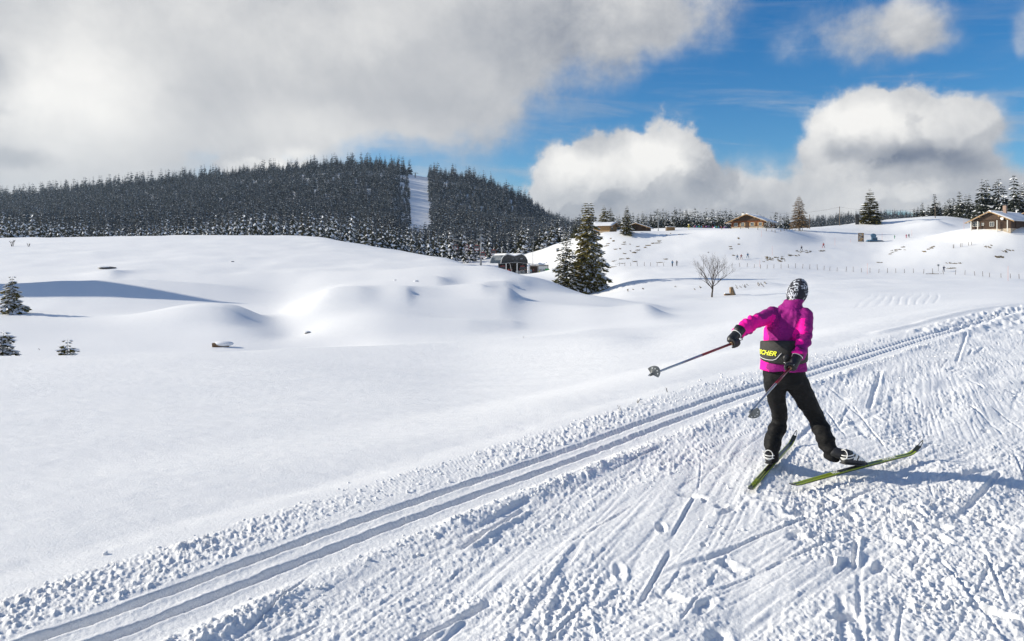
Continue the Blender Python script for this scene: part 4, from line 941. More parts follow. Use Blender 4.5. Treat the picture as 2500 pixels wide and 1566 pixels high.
# hem band and collar edge, a little proud
hem = loft([tr_ring(1911, 905, 5.86, .196, .146), tr_ring(1911, 899, 5.865, .1955, .1455)], 32, cap=False)
def tr_disp(p, n):
    z = p.z
    a = 0.003 + 0.009 * max(0, min(1, (0.52 - z) / 0.25))
    return max(-0.003, fold(p, a * 2.0, (6, 6, 17), 7) + fold(p, a * 0.9, (18, 18, 26), 9))
tr = [loft([tr_ring(1914, 893, 5.87, .165, .125), tr_ring(1915, 915, 5.87, .176, .134), tr_ring(1916, 934, 5.865, .172, .130), tr_ring(1917, 946, 5.865, .13, .10)], 28),
      limb([hip_l, V(1895, 968, 5.93), kn_l, V(1893, 1055, 6.0), V(1886, 1078, 5.95), V(1885, 1098, 5.91), V(1885, 1117, 5.89)], [.098, .080, .066, .070, .076, .060, .058]),
      limb([hip_r, V(1967, 975, 5.88), kn_r, V(2007, 1052, 5.86), V(2016, 1074, 5.82), V(2026, 1095, 5.78), V(2030, 1112, 5.76)], [.102, .088, .072, .070, .074, .060, .058])]
trousers = organic('trousers', tr, [M_TR], person, 0.009, 5, tr_disp)

# knitted cap
capm = bpy.data.materials.new('cap_knit'); capm.use_nodes = True; T = NT(capm.node_tree); b = capm.node_tree.nodes['Principled BSDF']
ob = T.n('ShaderNodeTexCoord').outputs['Object']
wv = T.v('ADD', ob, T.v('SCALE', T.v('SUBTRACT', T.noise(ob, 14, 3, .6, out=1), (.5, .5, .5)), sc=0.03))
l1 = T.mr(T.m('ABSOLUTE', T.m('SUBTRACT', T.noise(T.v('MULTIPLY', wv, (1, 1, 2.2)), 20, 1, .5), 0.5)), 0.036, 0.026)
l2 = T.mr(T.m('ABSOLUTE', T.m('SUBTRACT', T.noise(T.v('MULTIPLY', wv, (2.4, 1.4, 1)), 18, 1, .5), 0.5)), 0.036, 0.026)
mk = T.mr(T.noise(ob, 13, 3, .6), 0.47, 0.53)
T.put(b.inputs['Base Color'], T.mix(T.m('MULTIPLY', T.m('MAXIMUM', l1, l2), mk), (0.02, 0.021, 0.03), (0.70, 0.74, 0.82))); b.inputs['Roughness'].default_value = 0.85
cp = MB(); vs = []; fs = []; NR, NS = 16, 28
for i in range(NR + 1):
    th = math.pi * 0.5 * i / NR * 1.52
    for j in range(NS):
        a = 6.2832 * j / NS; low = 1.0 + 0.10 * math.cos(a - math.pi * 1.5)     # lower at the nape
        t2 = min(th * low, 2.6); r_ = 1.0 + 0.015 * math.sin(9 * a + i)
        v = Vector((math.sin(t2) * math.cos(a) * 0.090 * r_, math.sin(t2) * math.sin(a) * 0.108 * r_, math.cos(t2) * 0.132)); vs.append(head_c + HEADU * 0.004 + Mh @ v)
for i in range(NR):
    for j in range(NS): fs.append((i * NS + j, i * NS + (j + 1) % NS, (i + 1) * NS + (j + 1) % NS, (i + 1) * NS + j))
cp.add(vs, fs); cap = cp.build('cap', capm, person, True)
sl = cap.modifiers.new('thick', 'SOLIDIFY'); sl.thickness = 0.006

# gloves closed round the grips
def glove(wr, grip, axis, backdir, thumb_side, parent):
    """axis: along the pole, thumb end first; backdir: from grip to the back of the hand"""
    ax = axis.normalized(); n = (backdir - ax * backdir.dot(ax)).normalized(); sd_ = ax.cross(n) * thumb_side
    ms = [limb([wr, wr.lerp(grip + n * 0.03, .5), grip + n * 0.034], [.040, .038, .036])]
    pal = MB(); Mx = Matrix((ax, n, ax.cross(n))).transposed(); pal.ball(grip + n * 0.034, (0.046, 0.020, 0.036), 14, 9, Mx); ms.append(pal)
    for k, L in enumerate((0.95, 1.03, 1.0, 0.85)):
        o_ = grip + ax * (0.036 - 0.024 * k)
        pts = [o_ + n * 0.034 + sd_ * 0.012]
        for a_ in (35, 80, 125, 165, 205): pts.append(o_ + (n * math.cos(R(a_)) + sd_ * math.sin(R(a_))) * (0.034 * (1 if a_ < 130 else .92)) * (0.9 + 0.12 * L))
        ms.append(limb(pts[:5 + (L > .9)], [.0135, .0135, .0130, .0125, .0118, .0108][:5 + (L > .9)], 3))
    o_ = grip + ax * 0.050
    ms.append(limb([grip + ax * 0.035 + n * 0.030 - sd_ * 0.010, o_ + n * 0.012 - sd_ * 0.030, o_ - n * 0.014 - sd_ * 0.028, o_ - n * 0.032 - sd_ * 0.008], [.016, .0150, .0140, .0120], 3))
    g = organic('glove', ms, [M_GLV], parent, 0.0045, 2)
    d = (grip + n * .03 - wr).normalized(); cf = MB(); cf.tube([wr - d * 0.035, wr + d * 0.005, wr + d * 0.018], [.051, .046, .041], 14); cu = cf.build('cuff', M_GLV, g, True)
    st = MB(); pts = []
    u = d.orthogonal().normalized(); w_ = d.cross(u)
    for q in range(17):
        a_ = 6.2832 * q / 16; pts.append(wr + d * 0.028 + (u * math.cos(a_) + w_ * math.sin(a_)) * 0.0415)
    st.tube(pts, 0.0035, 6, cap=False); st.build('trim', M_WHT, g, True)
    st = MB(); st.tube([grip + n * 0.056 + ax * q * 0.04 - n * 0.016 * q * q for q in (-1, -.5, 0, .5, 1)], 0.0035, 6); st.build('trim', M_WHT, g, True)
    return g

def ski_pole(G, tip, label, twist):
    root = empty('ski_pole', G, 0, label, 'ski pole', 'ski poles of the front skier'); d = (tip - G); L = d.length; d.normalize(); top = -d * 0.075
    mb = MB(); mb.tube([d * 0.05, d * L * 0.42], [0.0105, 0.0100], 12); mb.build('upper_shaft', M_RED, root, True)
    mb = MB(); mb.tube([d * L * 0.42, d * (L - 0.03)], [0.0098, 0.0075], 12); mb.build('lower_shaft', M_ALU, root, True)
    mb = MB(); mb.tube([top, top + d * 0.02, d * 0.03, d * 0.06], [0.012, 0.015, 0.0145, 0.011], 12); mb.ball(top, 0.0135, 10, 7); mb.build('grip', M_CORK, root, True)
    mb = MB(); mb.tube([d * (L - 0.03), d * L], [0.005, 0.0022], 8); mb.build('tip', M_ALU, root, True)
    # half-moon basket
    u = d.orthogonal().normalized(); u = Matrix.Rotation(twist, 3, d) @ u; w_ = d.cross(u); B0 = d * (L - 0.055)
    mb = MB(); vs = []; n = 10
    for lay in (0.0, 0.006):
        for i in range(n + 1):
            a = R(-78 + 156 * i / n); r_ = 0.058 * (1 - 0.18 * abs(i / n - .5) * 2)
            vs.append(B0 + (u * math.cos(a) + w_ * math.sin(a)) * r_ - d * (0.030 * math.cos(a) - lay))
            vs.append(B0 + (u * math.cos(a) + w_ * math.sin(a)) * 0.010 + d * lay)
    fs = []; m2 = (n + 1) * 2
    for i in range(n): a, b_, c, e = 2 * i, 2 * i + 1, 2 * i + 3, 2 * i + 2; fs += [(a, e, c, b_), (a + m2, b_ + m2, c + m2, e + m2), (a, a + m2, e + m2, e)]
    mb.add(vs, fs); mb.tube([B0 - d * .02, B0 + d * .03], [0.0105, 0.009], 10); bk = mb.build('basket', M_GRY, root)
    for q in (-.5, -.2, .1, .4):
        ho = MB(); a = q * 1.7; c = B0 + (u * math.cos(a) + w_ * math.sin(a)) * 0.038 - d * 0.0165 * math.cos(a); ho.ball(c, 0.0055, 8, 5); ho.build('rivet', M_WHT, bk, True)
    return root
GL = PT(1790, 838, 5.60); TL = PT(1582, 918, 4.58); GR = PT(1930, 897, 5.62); TR = PT(1829, 1010, 4.42)
dl = (TL - GL).normalized(); dr = (TR - GR).normalized()
poleL = ski_pole(GL, TL, 'ski pole held out to the left, tip high above the untouched snow', R(200))
poleR = ski_pole(GR, TR, 'ski pole held in the right hand, crossing in front of the black trousers', R(100))
gl = glove(wr_l + (wr_l - el_l).normalized() * 0.012, rel(GL) + Vector((0, 0, 0)), -dl, Vector((-0.45, 0.1, 0.75)), 1, person)
gr = glove(wr_r + (wr_r - el_r).normalized() * 0.012, rel(GR), -dr, Vector((0.55, -0.35, 0.6)), -1, person)
for (P0, wrx, dd) in ((GL, wr_l, dl), (GR, wr_r, dr)):
    mb = MB(); a = rel(P0) - dd * 0.06; mb.tube([a, a.lerp(wrx, .5) + Vector((0.03, -0.03, -0.02)), wrx + Vector((0.0, -0.048, 0.0))], 0.004, 6); mb.build('wrist_strap', M_BLK, person, True)

# skis
def ski(tail, tip, roll, label, inner=0.45):
    d = (tip - tail); L = d.length; d.normalize(); root = empty('ski', tail, 0, label, 'ski', 'skis of the front skier')
    side = d.cross(UP).normalized(); nrm = side.cross(d).normalized(); side = Matrix.Rotation(roll, 3, d) @ side; nrm = Matrix.Rotation(roll, 3, d) @ nrm
    n = 34; w = lambda s: 0.0192 * (1 + 0.10 * abs(2 * s - 1)) * (min(1, (1 - s) / 0.05 + 0.35) if s > .96 else 1) * (min(1, s / 0.02 + .55))
    def zc(s): return 0.012 * math.sin(math.pi * s) + (0.105 * ((s - 0.88) / 0.12) ** 2 if s > 0.88 else 0) + (0.018 * ((0.06 - s) / .06) ** 2 if s < .06 else 0)
    def strip(v0, v1, lift, th, name, m_, s0=0.0, s1=0.97, parent=root, nn=n):
        mb = MB(); vs = []; fs = []
        for i in range(nn + 1):
            s = s0 + (s1 - s0) * i / nn; c = d * L * s + nrm * (zc(s) + lift); tk = th * (1.0 + 1.2 * math.sin(math.pi * min(1, s / .94)))
            for (vv, zz) in ((v0, 0), (v1, 0), (v1, -tk), (v0, -tk)): vs.append(c + side * w(s) * vv + nrm * zz)
        for i in range(nn):
            for j in range(4): fs.append((i * 4 + j, i * 4 + (j + 1) % 4, i * 4 + 4 + (j + 1) % 4, i * 4 + 4 + j))
        fs += [(3, 2, 1, 0), tuple(nn * 4 + q for q in range(4))]; mb.add(vs, fs); return mb.build(name, m_, parent)
    strip(-1, 1, 0.016, 0.008, 'ski_body', M_SKB)
    strip(-1.02, -inner, 0.0175, 0.004, 'edge_stripe', M_LIME, 0.03, 0.93); strip(inner, 1.02, 0.0175, 0.004, 'edge_stripe', M_LIME, 0.03, 0.93)
    strip(-0.18, 0.12, 0.0168, 0.002, 'centre_stripe', M_LIME, 0.06, 0.30)
    # tip loop
    mb = MB(); tp = []
    for i in range(13):
        a = math.pi * (i / 12); s = 0.955 + 0.045 * math.sin(a); tp.append(d * L * s + nrm * (zc(s) + 0.012) + side * math.cos(a) * 0.013)
    mb.tube(tp, 0.0035, 6); mb.build('tip_loop', M_SKB, root, True)
    # binding
    mb = MB(); Mx = Matrix.Translation(d * L * 0.52 + nrm * (zc(.52) + 0.018)) @ Matrix((side, d, nrm)).transposed().to_4x4()
    mb.prism([(-.016, 0), (-.012, .014), (.012, .014), (.016, 0)], -0.05, 0.03, Mx); mb.box(-.012, .012, -0.36, -0.02, 0.0, 0.006, Mx); mb.box(-.018, .018, -.012, .012, .010, .024, Mx); mb.build('binding', M_BLK, root)
    return root, d, side, nrm, L
def text_mesh(txt, size, shear=0.25, ext=0.0, bold=0.0, space=1.0):
    cu = bpy.data.curves.new('txt', 'FONT'); cu.body = txt; cu.size = size; cu.shear = shear; cu.extrude = ext; cu.offset = bold; cu.space_character = space; cu.align_x = 'CENTER'; cu.align_y = 'CENTER'
    o = bpy.data.objects.new('txt', cu); COL.objects.link(o); dg = bpy.context.evaluated_depsgraph_get(); me = bpy.data.meshes.new_from_object(o.evaluated_get(dg)); bpy.data.objects.remove(o); return me
s1t, s1p = PT(1827, 1204, 5.30), PT(1938, 1085, 6.85); s1t.z = 0.012; s1p.z = 0.0
s2t, s2p = PT(1929, 1203, 5.34), PT(2250, 1112, 6.28); s2t.z = 0.035; s2p.z = 0.045
skiL, dL_, sdL, nL, LL = ski(s1t, s1p, R(14), 'ski under the left boot, lime edged and dusted with snow', 0.74)
skiR, dR_, sdR, nR, LR = ski(s2t, s2p, R(6), 'lime and black ski under the right boot, turned out and set on its edge', 0.40)
def letter_on_ski(root, d, side, nrm, L, s, txt, size, m_, off=0.0):
    me = text_mesh(txt, size, 0.3, 0.0006, 0.0005, 1.15); X_ = d; Y_ = -side
    for v in me.vertices:
        ss = s + v.co.x / L; z = 0.012 * math.sin(math.pi * ss); v.co = d * (L * s + v.co.x) + Y_ * (v.co.y * 1.0 + off) + nrm * (z + 0.0182 + v.co.z)
    me.materials.clear(); me.materials.append(m_); return link('lettering', me, root)
letter_on_ski(skiR, dR_, sdR, nR, LR, 0.33, 'FISCHER', 0.042, M_WHT)
letter_on_ski(skiR, dR_, sdR, nR, LR, 0.72, 'FISCHER', 0.046, M_WHT)
letter_on_ski(skiL, dL_, sdL, nL, LL, 0.12, 'FISCHER', 0.040, M_LIME)

# boots
def boot(ank, root_ski, d, side, nrm, L, s_toe, lift, white, label_part=None):
    toe = root_ski.location - PO + d * L * s_toe + nrm * 0.032
    heel = toe - d * 0.255 + UP * lift
    f = (toe - heel).normalized(); sd_ = f.cross(UP).normalized(); up = sd_.cross(f)
    rings = []
    for (t, w_, h) in [(-.03, .020, .030), (0.0, .033, .052), (.12, .036, .062), (.35, .037, .058), (.6, .044, .046), (.82, .045, .034), (.97, .036, .026), (1.04, .018, .018)]:
        rings.append((heel + f * 0.27 * t + up * h, sd_ * w_, up * h))
    ms = [loft(rings, 18, power=2.4), limb([heel + f * 0.06 + up * 0.07, ank.lerp(heel + up * .1, .4), ank], [.044, .047, .050])]
    b_ = organic('boot', ms, [M_BLK, M_WHT], person, 0.006, 3)
    for p in b_.data.polygons:
        q = p.center - heel; u_ = q.dot(f) / .27; h_ = q.dot(up)
        if white and u_ > 0.30 and h_ > 0.045 and mn.noise(p.center * 30) > -0.35: p.material_index = 1
    so = MB(); vs = []; n = 12
    so = loft([(heel + f * 0.27 * t + up * 0.004, sd_ * w_, up * 0.006) for (t, w_) in [(-.02, .02), (0, .034), (.3, .034), (.7, .044), (.95, .036), (1.06, .018)]], 12, power=3.5); so.build('sole', M_BLK, b_)
    st = MB(); c = heel + f * 0.035 + up * 0.085
    for (dz, ti) in ((0.0, 0.3), (-0.022, 0.3)):
        pts = [c + up * dz + (sd_ * math.cos(a) * 0.051 + (f + up * ti).normalized() * math.sin(a) * 0.058) for a in [6.2832 * q / 18 for q in range(19)]]; st.tube(pts, 0.0048, 6, cap=False)
    st.build('strap', M_WHT, b_, True)
    st = MB(); pts = [c - f * 0.045 + sd_ * math.cos(a) * 0.036 + up * (math.sin(a) * 0.040 - .01) for a in [6.2832 * q / 18 for q in range(19)]]; st.tube(pts, 0.004, 6, cap=False); st.build('heel_ring', M_WHT, b_, True)
    return b_
boot(an_l, skiL, dL_, sdL, nL, LL, 0.50, 0.03, False)
boot(an_r, skiR, dR_, sdR, nR, LR, 0.50, 0.05, True)

# waist pack strapped on the lower back
pk = empty('waist_pack', PT(1913, 856, 5.90) , 0, 'black waist pack with yellow lettering on the lower back of the skier', 'waist pack')
PC = pk.location
def on_pack(th, h, out=0.0, flare=1.0):
    """th: degrees from the spine towards the left side; h: height above pack centre"""
    a = R(th); bulge = 0.058 * (max(0, math.cos(a * 0.85)) ** 0.6) * (1 - (abs(h) / 0.115) ** 3.5 * 0.75) + out
    lean = FWD * (0.14 * h)
    return BACK * math.cos(a) * (0.124 + bulge) + LEFT * math.sin(a) * (0.178 + bulge * 0.55) + UP * h + lean
mb = MB(); vs = []; fs = []; na, nh = 36, 12
for i in range(na + 1):
    th = -88 + 176 * i / na; top = 0.100 - 0.030 * (abs(th) / 88) ** 2; bot = -0.100 + 0.030 * (abs(th) / 88) ** 2
    for j in range(nh + 1): vs.append(on_pack(th, bot + (top - bot) * j / nh))
for i in range(na):
    for j in range(nh): k = i * (nh + 1) + j; fs.append((k, k + 1, k + nh + 2, k + nh + 1))
mb.add(vs, fs); po = mb.build('pouch', M_PACK, pk, True); m_ = po.modifiers.new('thick', 'SOLIDIFY'); m_.thickness = 0.02; m_.offset = 0 if False else -1
mb = MB(); mb.tube([LEFT * math.sin(R(a)) * 0.185 + BACK * math.cos(R(a)) * 0.134 + UP * (0.01) for a in range(88, 275, 12)], 0.010, 6); mb.build('belt', M_BLK, pk, True)
me = text_mesh('FISCHER', 0.062, 0.42, 0.0008, 0.0016, 1.02)
_w = max(abs(v.co.x) for v in me.vertices)
for v in me.vertices:
    x, y, z = v.co; x *= 0.128 / _w; h = y * 0.86 - 0.012; th = 54 - x / 0.205 * math.degrees(1) ; v.co = on_pack(th, h, 0.004 + z)
me.materials.clear(); me.materials.append(M_YEL); link('lettering', me, pk)
mb = MB(); pts = [on_pack(th, h, 0.004) for th, h in [(84, -.050), (74, -.056), (62, -.062), (50, -.066), (38, -.068), (28, -.066), (21, -.056), (16, -.038), (11, -.014), (8, -.002)]]; mb.tube(pts, 0.0026, 6); mb.build('piping', M_WHT, pk, True)
c = on_pack(-3, -0.040, 0.006); nn = (BACK * math.cos(R(-9)) + LEFT * math.sin(R(-9))).normalized(); t1 = nn.cross(UP).normalized()
mb = MB(); mb.tube([c, c + nn * 0.022, c + nn * 0.028], [0.034, 0.033, 0.026], 20); mb.build('bottle_lid', M_BLK, pk, True)
mb = MB(); mb.tube([c + nn * 0.006 + (t1 * math.cos(a) + UP * math.sin(a)) * 0.043 for a in [R(q) for q in range(150, 310, 14)]], 0.0032, 6); mb.build('piping', M_WHT, pk, True)
# arm badge
# ---------------------------------------------------------------- buildings
M_LOG = mat('log_wood', (0.19, 0.062, 0.018), 0.8, var=0.45, vscale=3, bump=0.4, bscale=8, stretch=(1, 1, 5))
M_DWOOD = mat('dark_wood', (0.062, 0.036, 0.022), 0.85, var=0.4, vscale=4, stretch=(4, 4, 1))
M_GWOOD = mat('grey_wood', (0.095, 0.070, 0.050), 0.85, var=0.35, vscale=4, stretch=(5, 5, 1))
M_LWOOD = mat('pale_wood', (0.33, 0.20, 0.085), 0.8, var=0.3, vscale=5)
M_STONE = mat('plinth_stone', (0.40, 0.33, 0.25), 0.9, var=0.3, vscale=3)
M_RSNOW = mat('roof_snow', (0.80, 0.81, 0.83), 0.6, bump=0.5, bscale=3, spec=0.2)
M_GLASS = mat('window_glass', (0.03, 0.04, 0.05), 0.08, spec=0.8)
M_FRAME = mat('window_frame', (0.62, 0.60, 0.54), 0.6)
M_PLAST = mat('white_plaster', (0.62, 0.60, 0.56), 0.8, var=0.1)
M_BRICK = mat('chimney_brick', (0.32, 0.22, 0.17), 0.9, var=0.3, vscale=6)
M_METAL = mat('grey_metal', (0.30, 0.31, 0.32), 0.45, metal=0.4)
M_DPANEL = mat('dark_panel', (0.055, 0.052, 0.050), 0.6, var=0.25, vscale=1.5)
M_DGLASS = mat('tinted_glass', (0.035, 0.05, 0.07), 0.12, spec=0.8)
M_ORG = mat('marker_orange', (0.65, 0.22, 0.12), 0.6)
M_POST = mat('weathered_post', (0.13, 0.10, 0.075), 0.9, var=0.3)

def chalet(pos, rz, W_, L_, wh, pitch, ov, label, log, wins, door=None, chim=None, plinth=0.5, sn=0.28, gable_mat=None, cat='house', extra=None, balcony=False):
    """front gable on local -y; x across; wh wall height at the eaves"""
    root = empty('alpine_hut', pos, rz, label, cat); rise = W_ / 2 * math.tan(pitch); s = -1.2
    mb = MB(); mb.box(-W_ / 2, W_ / 2, 0, L_, s, plinth); mb.build('plinth', M_STONE, root)
    mb = MB(); mb.prism([(-W_ / 2 + .03, plinth), (-W_ / 2 + .03, wh), (0, wh + rise), (W_ / 2 - .03, wh), (W_ / 2 - .03, plinth)], 0.03, L_ - .03); mb.build('wall', log, root)
    n = int((wh - plinth) / 0.32)
    for k in range(n):                                     # log courses on the front, proud of the wall
        z = plinth + 0.16 + k * (wh - plinth) / n; mb = MB(); mb.tube([(-W_ / 2 - .15, 0.02, z), (W_ / 2 + .15, 0.02, z)], 0.115, 6); mb.build('log', log, root)
    mb = MB(); mb.prism([(-W_ / 2 + .6, wh + .12), (0, wh + rise - .25), (W_ / 2 - .6, wh + .12)], -0.17, 0.02); mb.build('gable_board', gable_mat or M_DWOOD, root)
    hw = W_ / 2 + ov; dz = ov * math.tan(pitch)
    for sg in (-1, 1):
        mb = MB(); mb.prism([(sg * hw, wh - dz), (0, wh + rise), (0, wh + rise + .16), (sg * hw, wh - dz + .16)], -1.2, L_ + .6); r_ = mb.build('roof', M_GWOOD, root)
        mb = MB(); rs_ = random.Random(int(W_ * 10) + sg); vs = []; fs = []; nx, ny = 10, 14
        for i in range(nx + 1):
            for j in range(ny + 1):
                t = i / nx; x = sg * hw * (1 - t) * 0.985; z = wh - dz + .165 + (rise + dz) * t; th = sn * (0.75 + 0.4 * rs_.random()) * (0.35 if (i == 0 or j in (0, ny)) else 1)
                if i == nx: th = sn
                vs.append((x, -1.12 + (L_ + 1.64) * j / ny, z + th))
        for i in range(nx):
            for j in range(ny): k = i * (ny + 1) + j; fs.append((k, k + 1, k + ny + 2, k + ny + 1))
        mb.add(vs, fs)
        nb = len(vs)
        so = mb.build('roof_snow', M_RSNOW, r_, True); md = so.modifiers.new('t', 'SOLIDIFY'); md.thickness = sn * 0.9; md.offset = -1 if so.data.polygons[0].normal.z > 0 else 1
    for sg in (-1, 1):                                      # barge boards
        mb = MB(); mb.prism([(sg * hw, wh - dz - .06), (0, wh + rise - .06), (0, wh + rise + .2), (sg * hw, wh - dz + .2)], -1.26, -1.20); mb.build('barge_board', M_LWOOD if gable_mat is None else gable_mat, root)
    for x in (-W_ / 2 + .5, -W_ / 4, 0, W_ / 4, W_ / 2 - .5):
        z = wh + rise * (1 - abs(x) / (W_ / 2)) - .28; mb = MB(); mb.box(x - .12, x + .12, -1.3, 0.1, z, z + .24); mb.build('roof_beam', M_LWOOD, root)
    for (x, z, w, h, sh) in wins:
        mb = MB(); mb.box(x - w / 2 - .07, x + w / 2 + .07, -.155, -.09, z - .07, z + h + .07); f = mb.build('window', M_FRAME, root)
        for sx in (-1, 1):
            for sz in (0, 1):
                mb = MB(); mb.box(x + (0.03 if sx > 0 else -w / 2), x + (w / 2 if sx > 0 else -0.03), -.165, -.158, z + .02 + sz * h / 2, z + h / 2 - .03 + sz * h / 2); mb.build('pane', M_GLASS, f)
        if sh:
            for sx in (-1, 1): mb = MB(); a = x + sx * (w / 2 + .1 + w * .25); mb.box(a - w * .25, a + w * .25, -.16, -.10, z - .03, z + h + .03); mb.build('shutter', M_LWOOD, root)
    if door: mb = MB(); mb.box(door - .5, door + .5, -.16, -.1, plinth * .2, plinth * .2 + 1.9); mb.build('door', M_DWOOD, root)
    if chim:
        x, y, w, z1 = chim[:4]; mb = MB(); mb.box(x - w, x + w, y - w, y + w, wh, z1); c_ = mb.build('chimney', chim[4], root)
        mb = MB(); mb.box(x - w * .8, x + w * .8, y - w * .8, y + w * .8, z1 + .25, z1 + .35); mb.box(x - .05, x + .05, y - .05, y + .05, z1, z1 + .26); mb.build('chimney_cap', M_DPANEL, c_)
    return root
# log chalet on the hill
c = AT(1823, 222)
th = R(-37); ex = Vector((math.cos(th), math.sin(th), 0))
ch = chalet(c + Vector((0.2, 0, 0)), th, 10.4, 12.5, 2.35, R(22), 1.6, 'brown log chalet with snowy roof and white chimney on top of the hill', M_LOG,
            [(-3.7, .75, 1.1, 1.0, False), (-1.5, .75, .9, 1.0, True), (1.6, .75, .9, 1.0, True), (4.2, .75, .8, 1.0, True)], door=-0.15, chim=(-2.4, 3.2, .42, 5.2, M_PLAST), plinth=.5)
# hut at the right edge
c = AT(2419, 190)
hr = chalet(c, R(-58), 9.6, 17.0, 2.5, R(26), 1.3, 'dark wooden hut at the right edge with yellow bargeboards and a satellite dish', M_DWOOD,
            [(-3.7, 1.0, 1.5, 1.2, False), (0.3, .9, 1.0, 1.1, False), (-2.0, 1.2, .5, .6, False)], door=2.4, chim=(1.0, 6.0, .40, 6.8, M_BRICK), plinth=.12, sn=.3)
for x in (-4.6, -2.9, 1.9, 4.4):
    mb = MB(); mb.box(x - .09, x + .09, -1.0, -.82, -.8, 2.4); mb.build('porch_post', M_FRAME, hr)
mb = MB(); mb.ball((3.0, -.6, 2.9), (.42, .12, .5), 14, 8); mb.tube([(3.0, -.5, 2.9), (3.0, 0, 2.7)], .03, 5); mb.build('satellite_dish', M_WHT, hr, True)
mb = MB(); mb.tube([(-2.6, 2.0, 3.2), (-2.6, 2.0, 5.0)], .09, 8); mb.build('stove_pipe', M_WHT, hr)
mb = MB(); mb.box(4.75, 4.95, 3, 5, 0.2, 1.9); mb.build('door', M_DWOOD, hr)
c = PT(2528, 552, 216.0)
chalet(c, R(-58), 6.0, 9.0, 4.0, R(26), 1.0, 'second snowy roof with a brown chimney peeking in behind the right hut', M_GWOOD, [(0, 1.5, 1, 1, False)], chim=(-1.2, 1.2, .45, 7.2, M_BRICK), plinth=.3)
# left hut, half hidden by the spruces
c = AT(1497, 238)
hl = chalet(c, R(62), 7.0, 6.5, 2.1, R(15), 1.0, 'low snow covered hut with pale plank walls behind the tallest spruce', M_LWOOD, [(-1.5, .8, 1.2, .9, False)], plinth=.2, sn=.35)
mb = MB(); mb.tube([(0.3, 2.2, 2.5), (0.3, 2.2, 4.3)], .12, 6); mb.ball((0.3, 2.2, 4.35), .2, 8, 5); mb.build('stove_pipe', M_DPANEL, hl)
c = AT(1553, 240)
chalet(c, R(-20), 8.6, 6.0, 1.5, R(19), .9, 'dark barn with a low gable beside the snow covered hut', M_DWOOD, [], door=1.0, plinth=.2, sn=.25)

# lift station
def tint(m_, c): return m_
sx = PT(1256, 668, 240.0); sx.z = gz(sx.x, sx.y) - 0.05; z0 = 3.7
ls = empty('lift_station', sx, 0, 'domed dark gondola lift station with a snowy butterfly roof and open boarding hall', 'lift station')
prof = [(-4.7, 0), (-4.55, 1.1), (-4.1, 2.1), (-3.3, 2.95), (-2.5, 3.45), (0, 2.75), (2.5, 3.5), (3.3, 3.0), (4.1, 2.15), (4.6, 1.1), (4.75, 0)]
def shear(pts_, y): return [Vector((x - 0.34 * y, y, z0 + z)) for x, z in pts_]
mb = MB(); a = shear(prof, 0.0); mb.add(a, [tuple(range(len(a)))]); g_ = mb.build('gable_wall', M_DPANEL, ls)
for x in (-0.85, 0.35): mb = MB(); mb.box(x, x + .75, -.06, -.01, z0 + 1.15, z0 + 2.1); mb.build('window', M_GLASS, ls)
mb = MB(); mb.box(2.1, 2.9, -.05, -.01, z0 + 1.45, z0 + 1.9); mb.build('sign_plate', M_METAL, ls)
def shell(i0, i1, name, m_, off=0.0, y0=0.0, y1=12.5):
    mb = MB(); n = i1 - i0 + 1; vs = [Vector((x * (1 + off), 0, z + off * 3)) for x, z in prof[i0:i1 + 1]]
    A_ = [Vector((v.x - .34 * y0, y0, z0 + v.z)) for v in vs] + [Vector((v.x - .34 * y1, y1, z0 + v.z)) for v in vs]
    mb.add(A_, [(k, k + 1, k + 1 + n, k + n) for k in range(n - 1)]); o = mb.build(name, m_, ls); md = o.modifiers.new('t', 'SOLIDIFY'); md.thickness = 0.12; return o
for k, (ya, yb) in enumerate(((0.1, 4.0), (4.15, 8.2), (8.35, 12.4))): shell(0, 3, 'roof_glazing', M_DGLASS, 0.0, ya, yb)
shell(7, 10, 'roof_side', M_DPANEL); o = shell(3, 7, 'roof_snow', M_RSNOW, 0.03, -0.2, 12.7); o.modifiers[0].thickness = 0.35
for y in (-0.1, 12.5):
    mb = MB(); mb.tube([Vector((x * 1.02 - .34 * y, y, z0 + z * 1.02)) for x, z in prof[:5]], .13, 6); mb.build('roof_rim', M_WHT, ls)
mb = MB(); mb.prism([(-5.3, z0 - .25), (0.6, z0 + .35), (5.2, z0 - .2), (5.2, z0 - .05), (0.6, z0 + .5), (-5.3, z0 - .08)], -3.6, -0.1); mb.build('canopy', M_METAL, ls)
for x in (-2.9, 0.9, 4.9): mb = MB(); mb.box(x - .14, x + .14, -3.4, -3.1, -.6, z0 + .05); mb.build('post', M_WHT, ls)
mb = MB(); mb.box(-5.8, 4.6, 7.0, 7.4, -.5, z0); mb.build('back_wall', M_DPANEL, ls)
mb = MB(); mb.box(-4.7 - 1, -4.4 - 1, 0.2, 7.0, -.5, z0); mb.build('side_wall', M_DPANEL, ls)
mb = MB(); mb.box(0.4, 2.4, -.4, 1.8, -.4, 1.1); mb.box(2.6, 4.0, -.2, 1.6, -.4, .9); mb.build('drive_box', M_METAL, ls)
mb = MB(); mb.tube([(-1.6, -1, z0), (-.8, -1, 0)], .09, 6); mb.build('brace', M_WHT, ls)
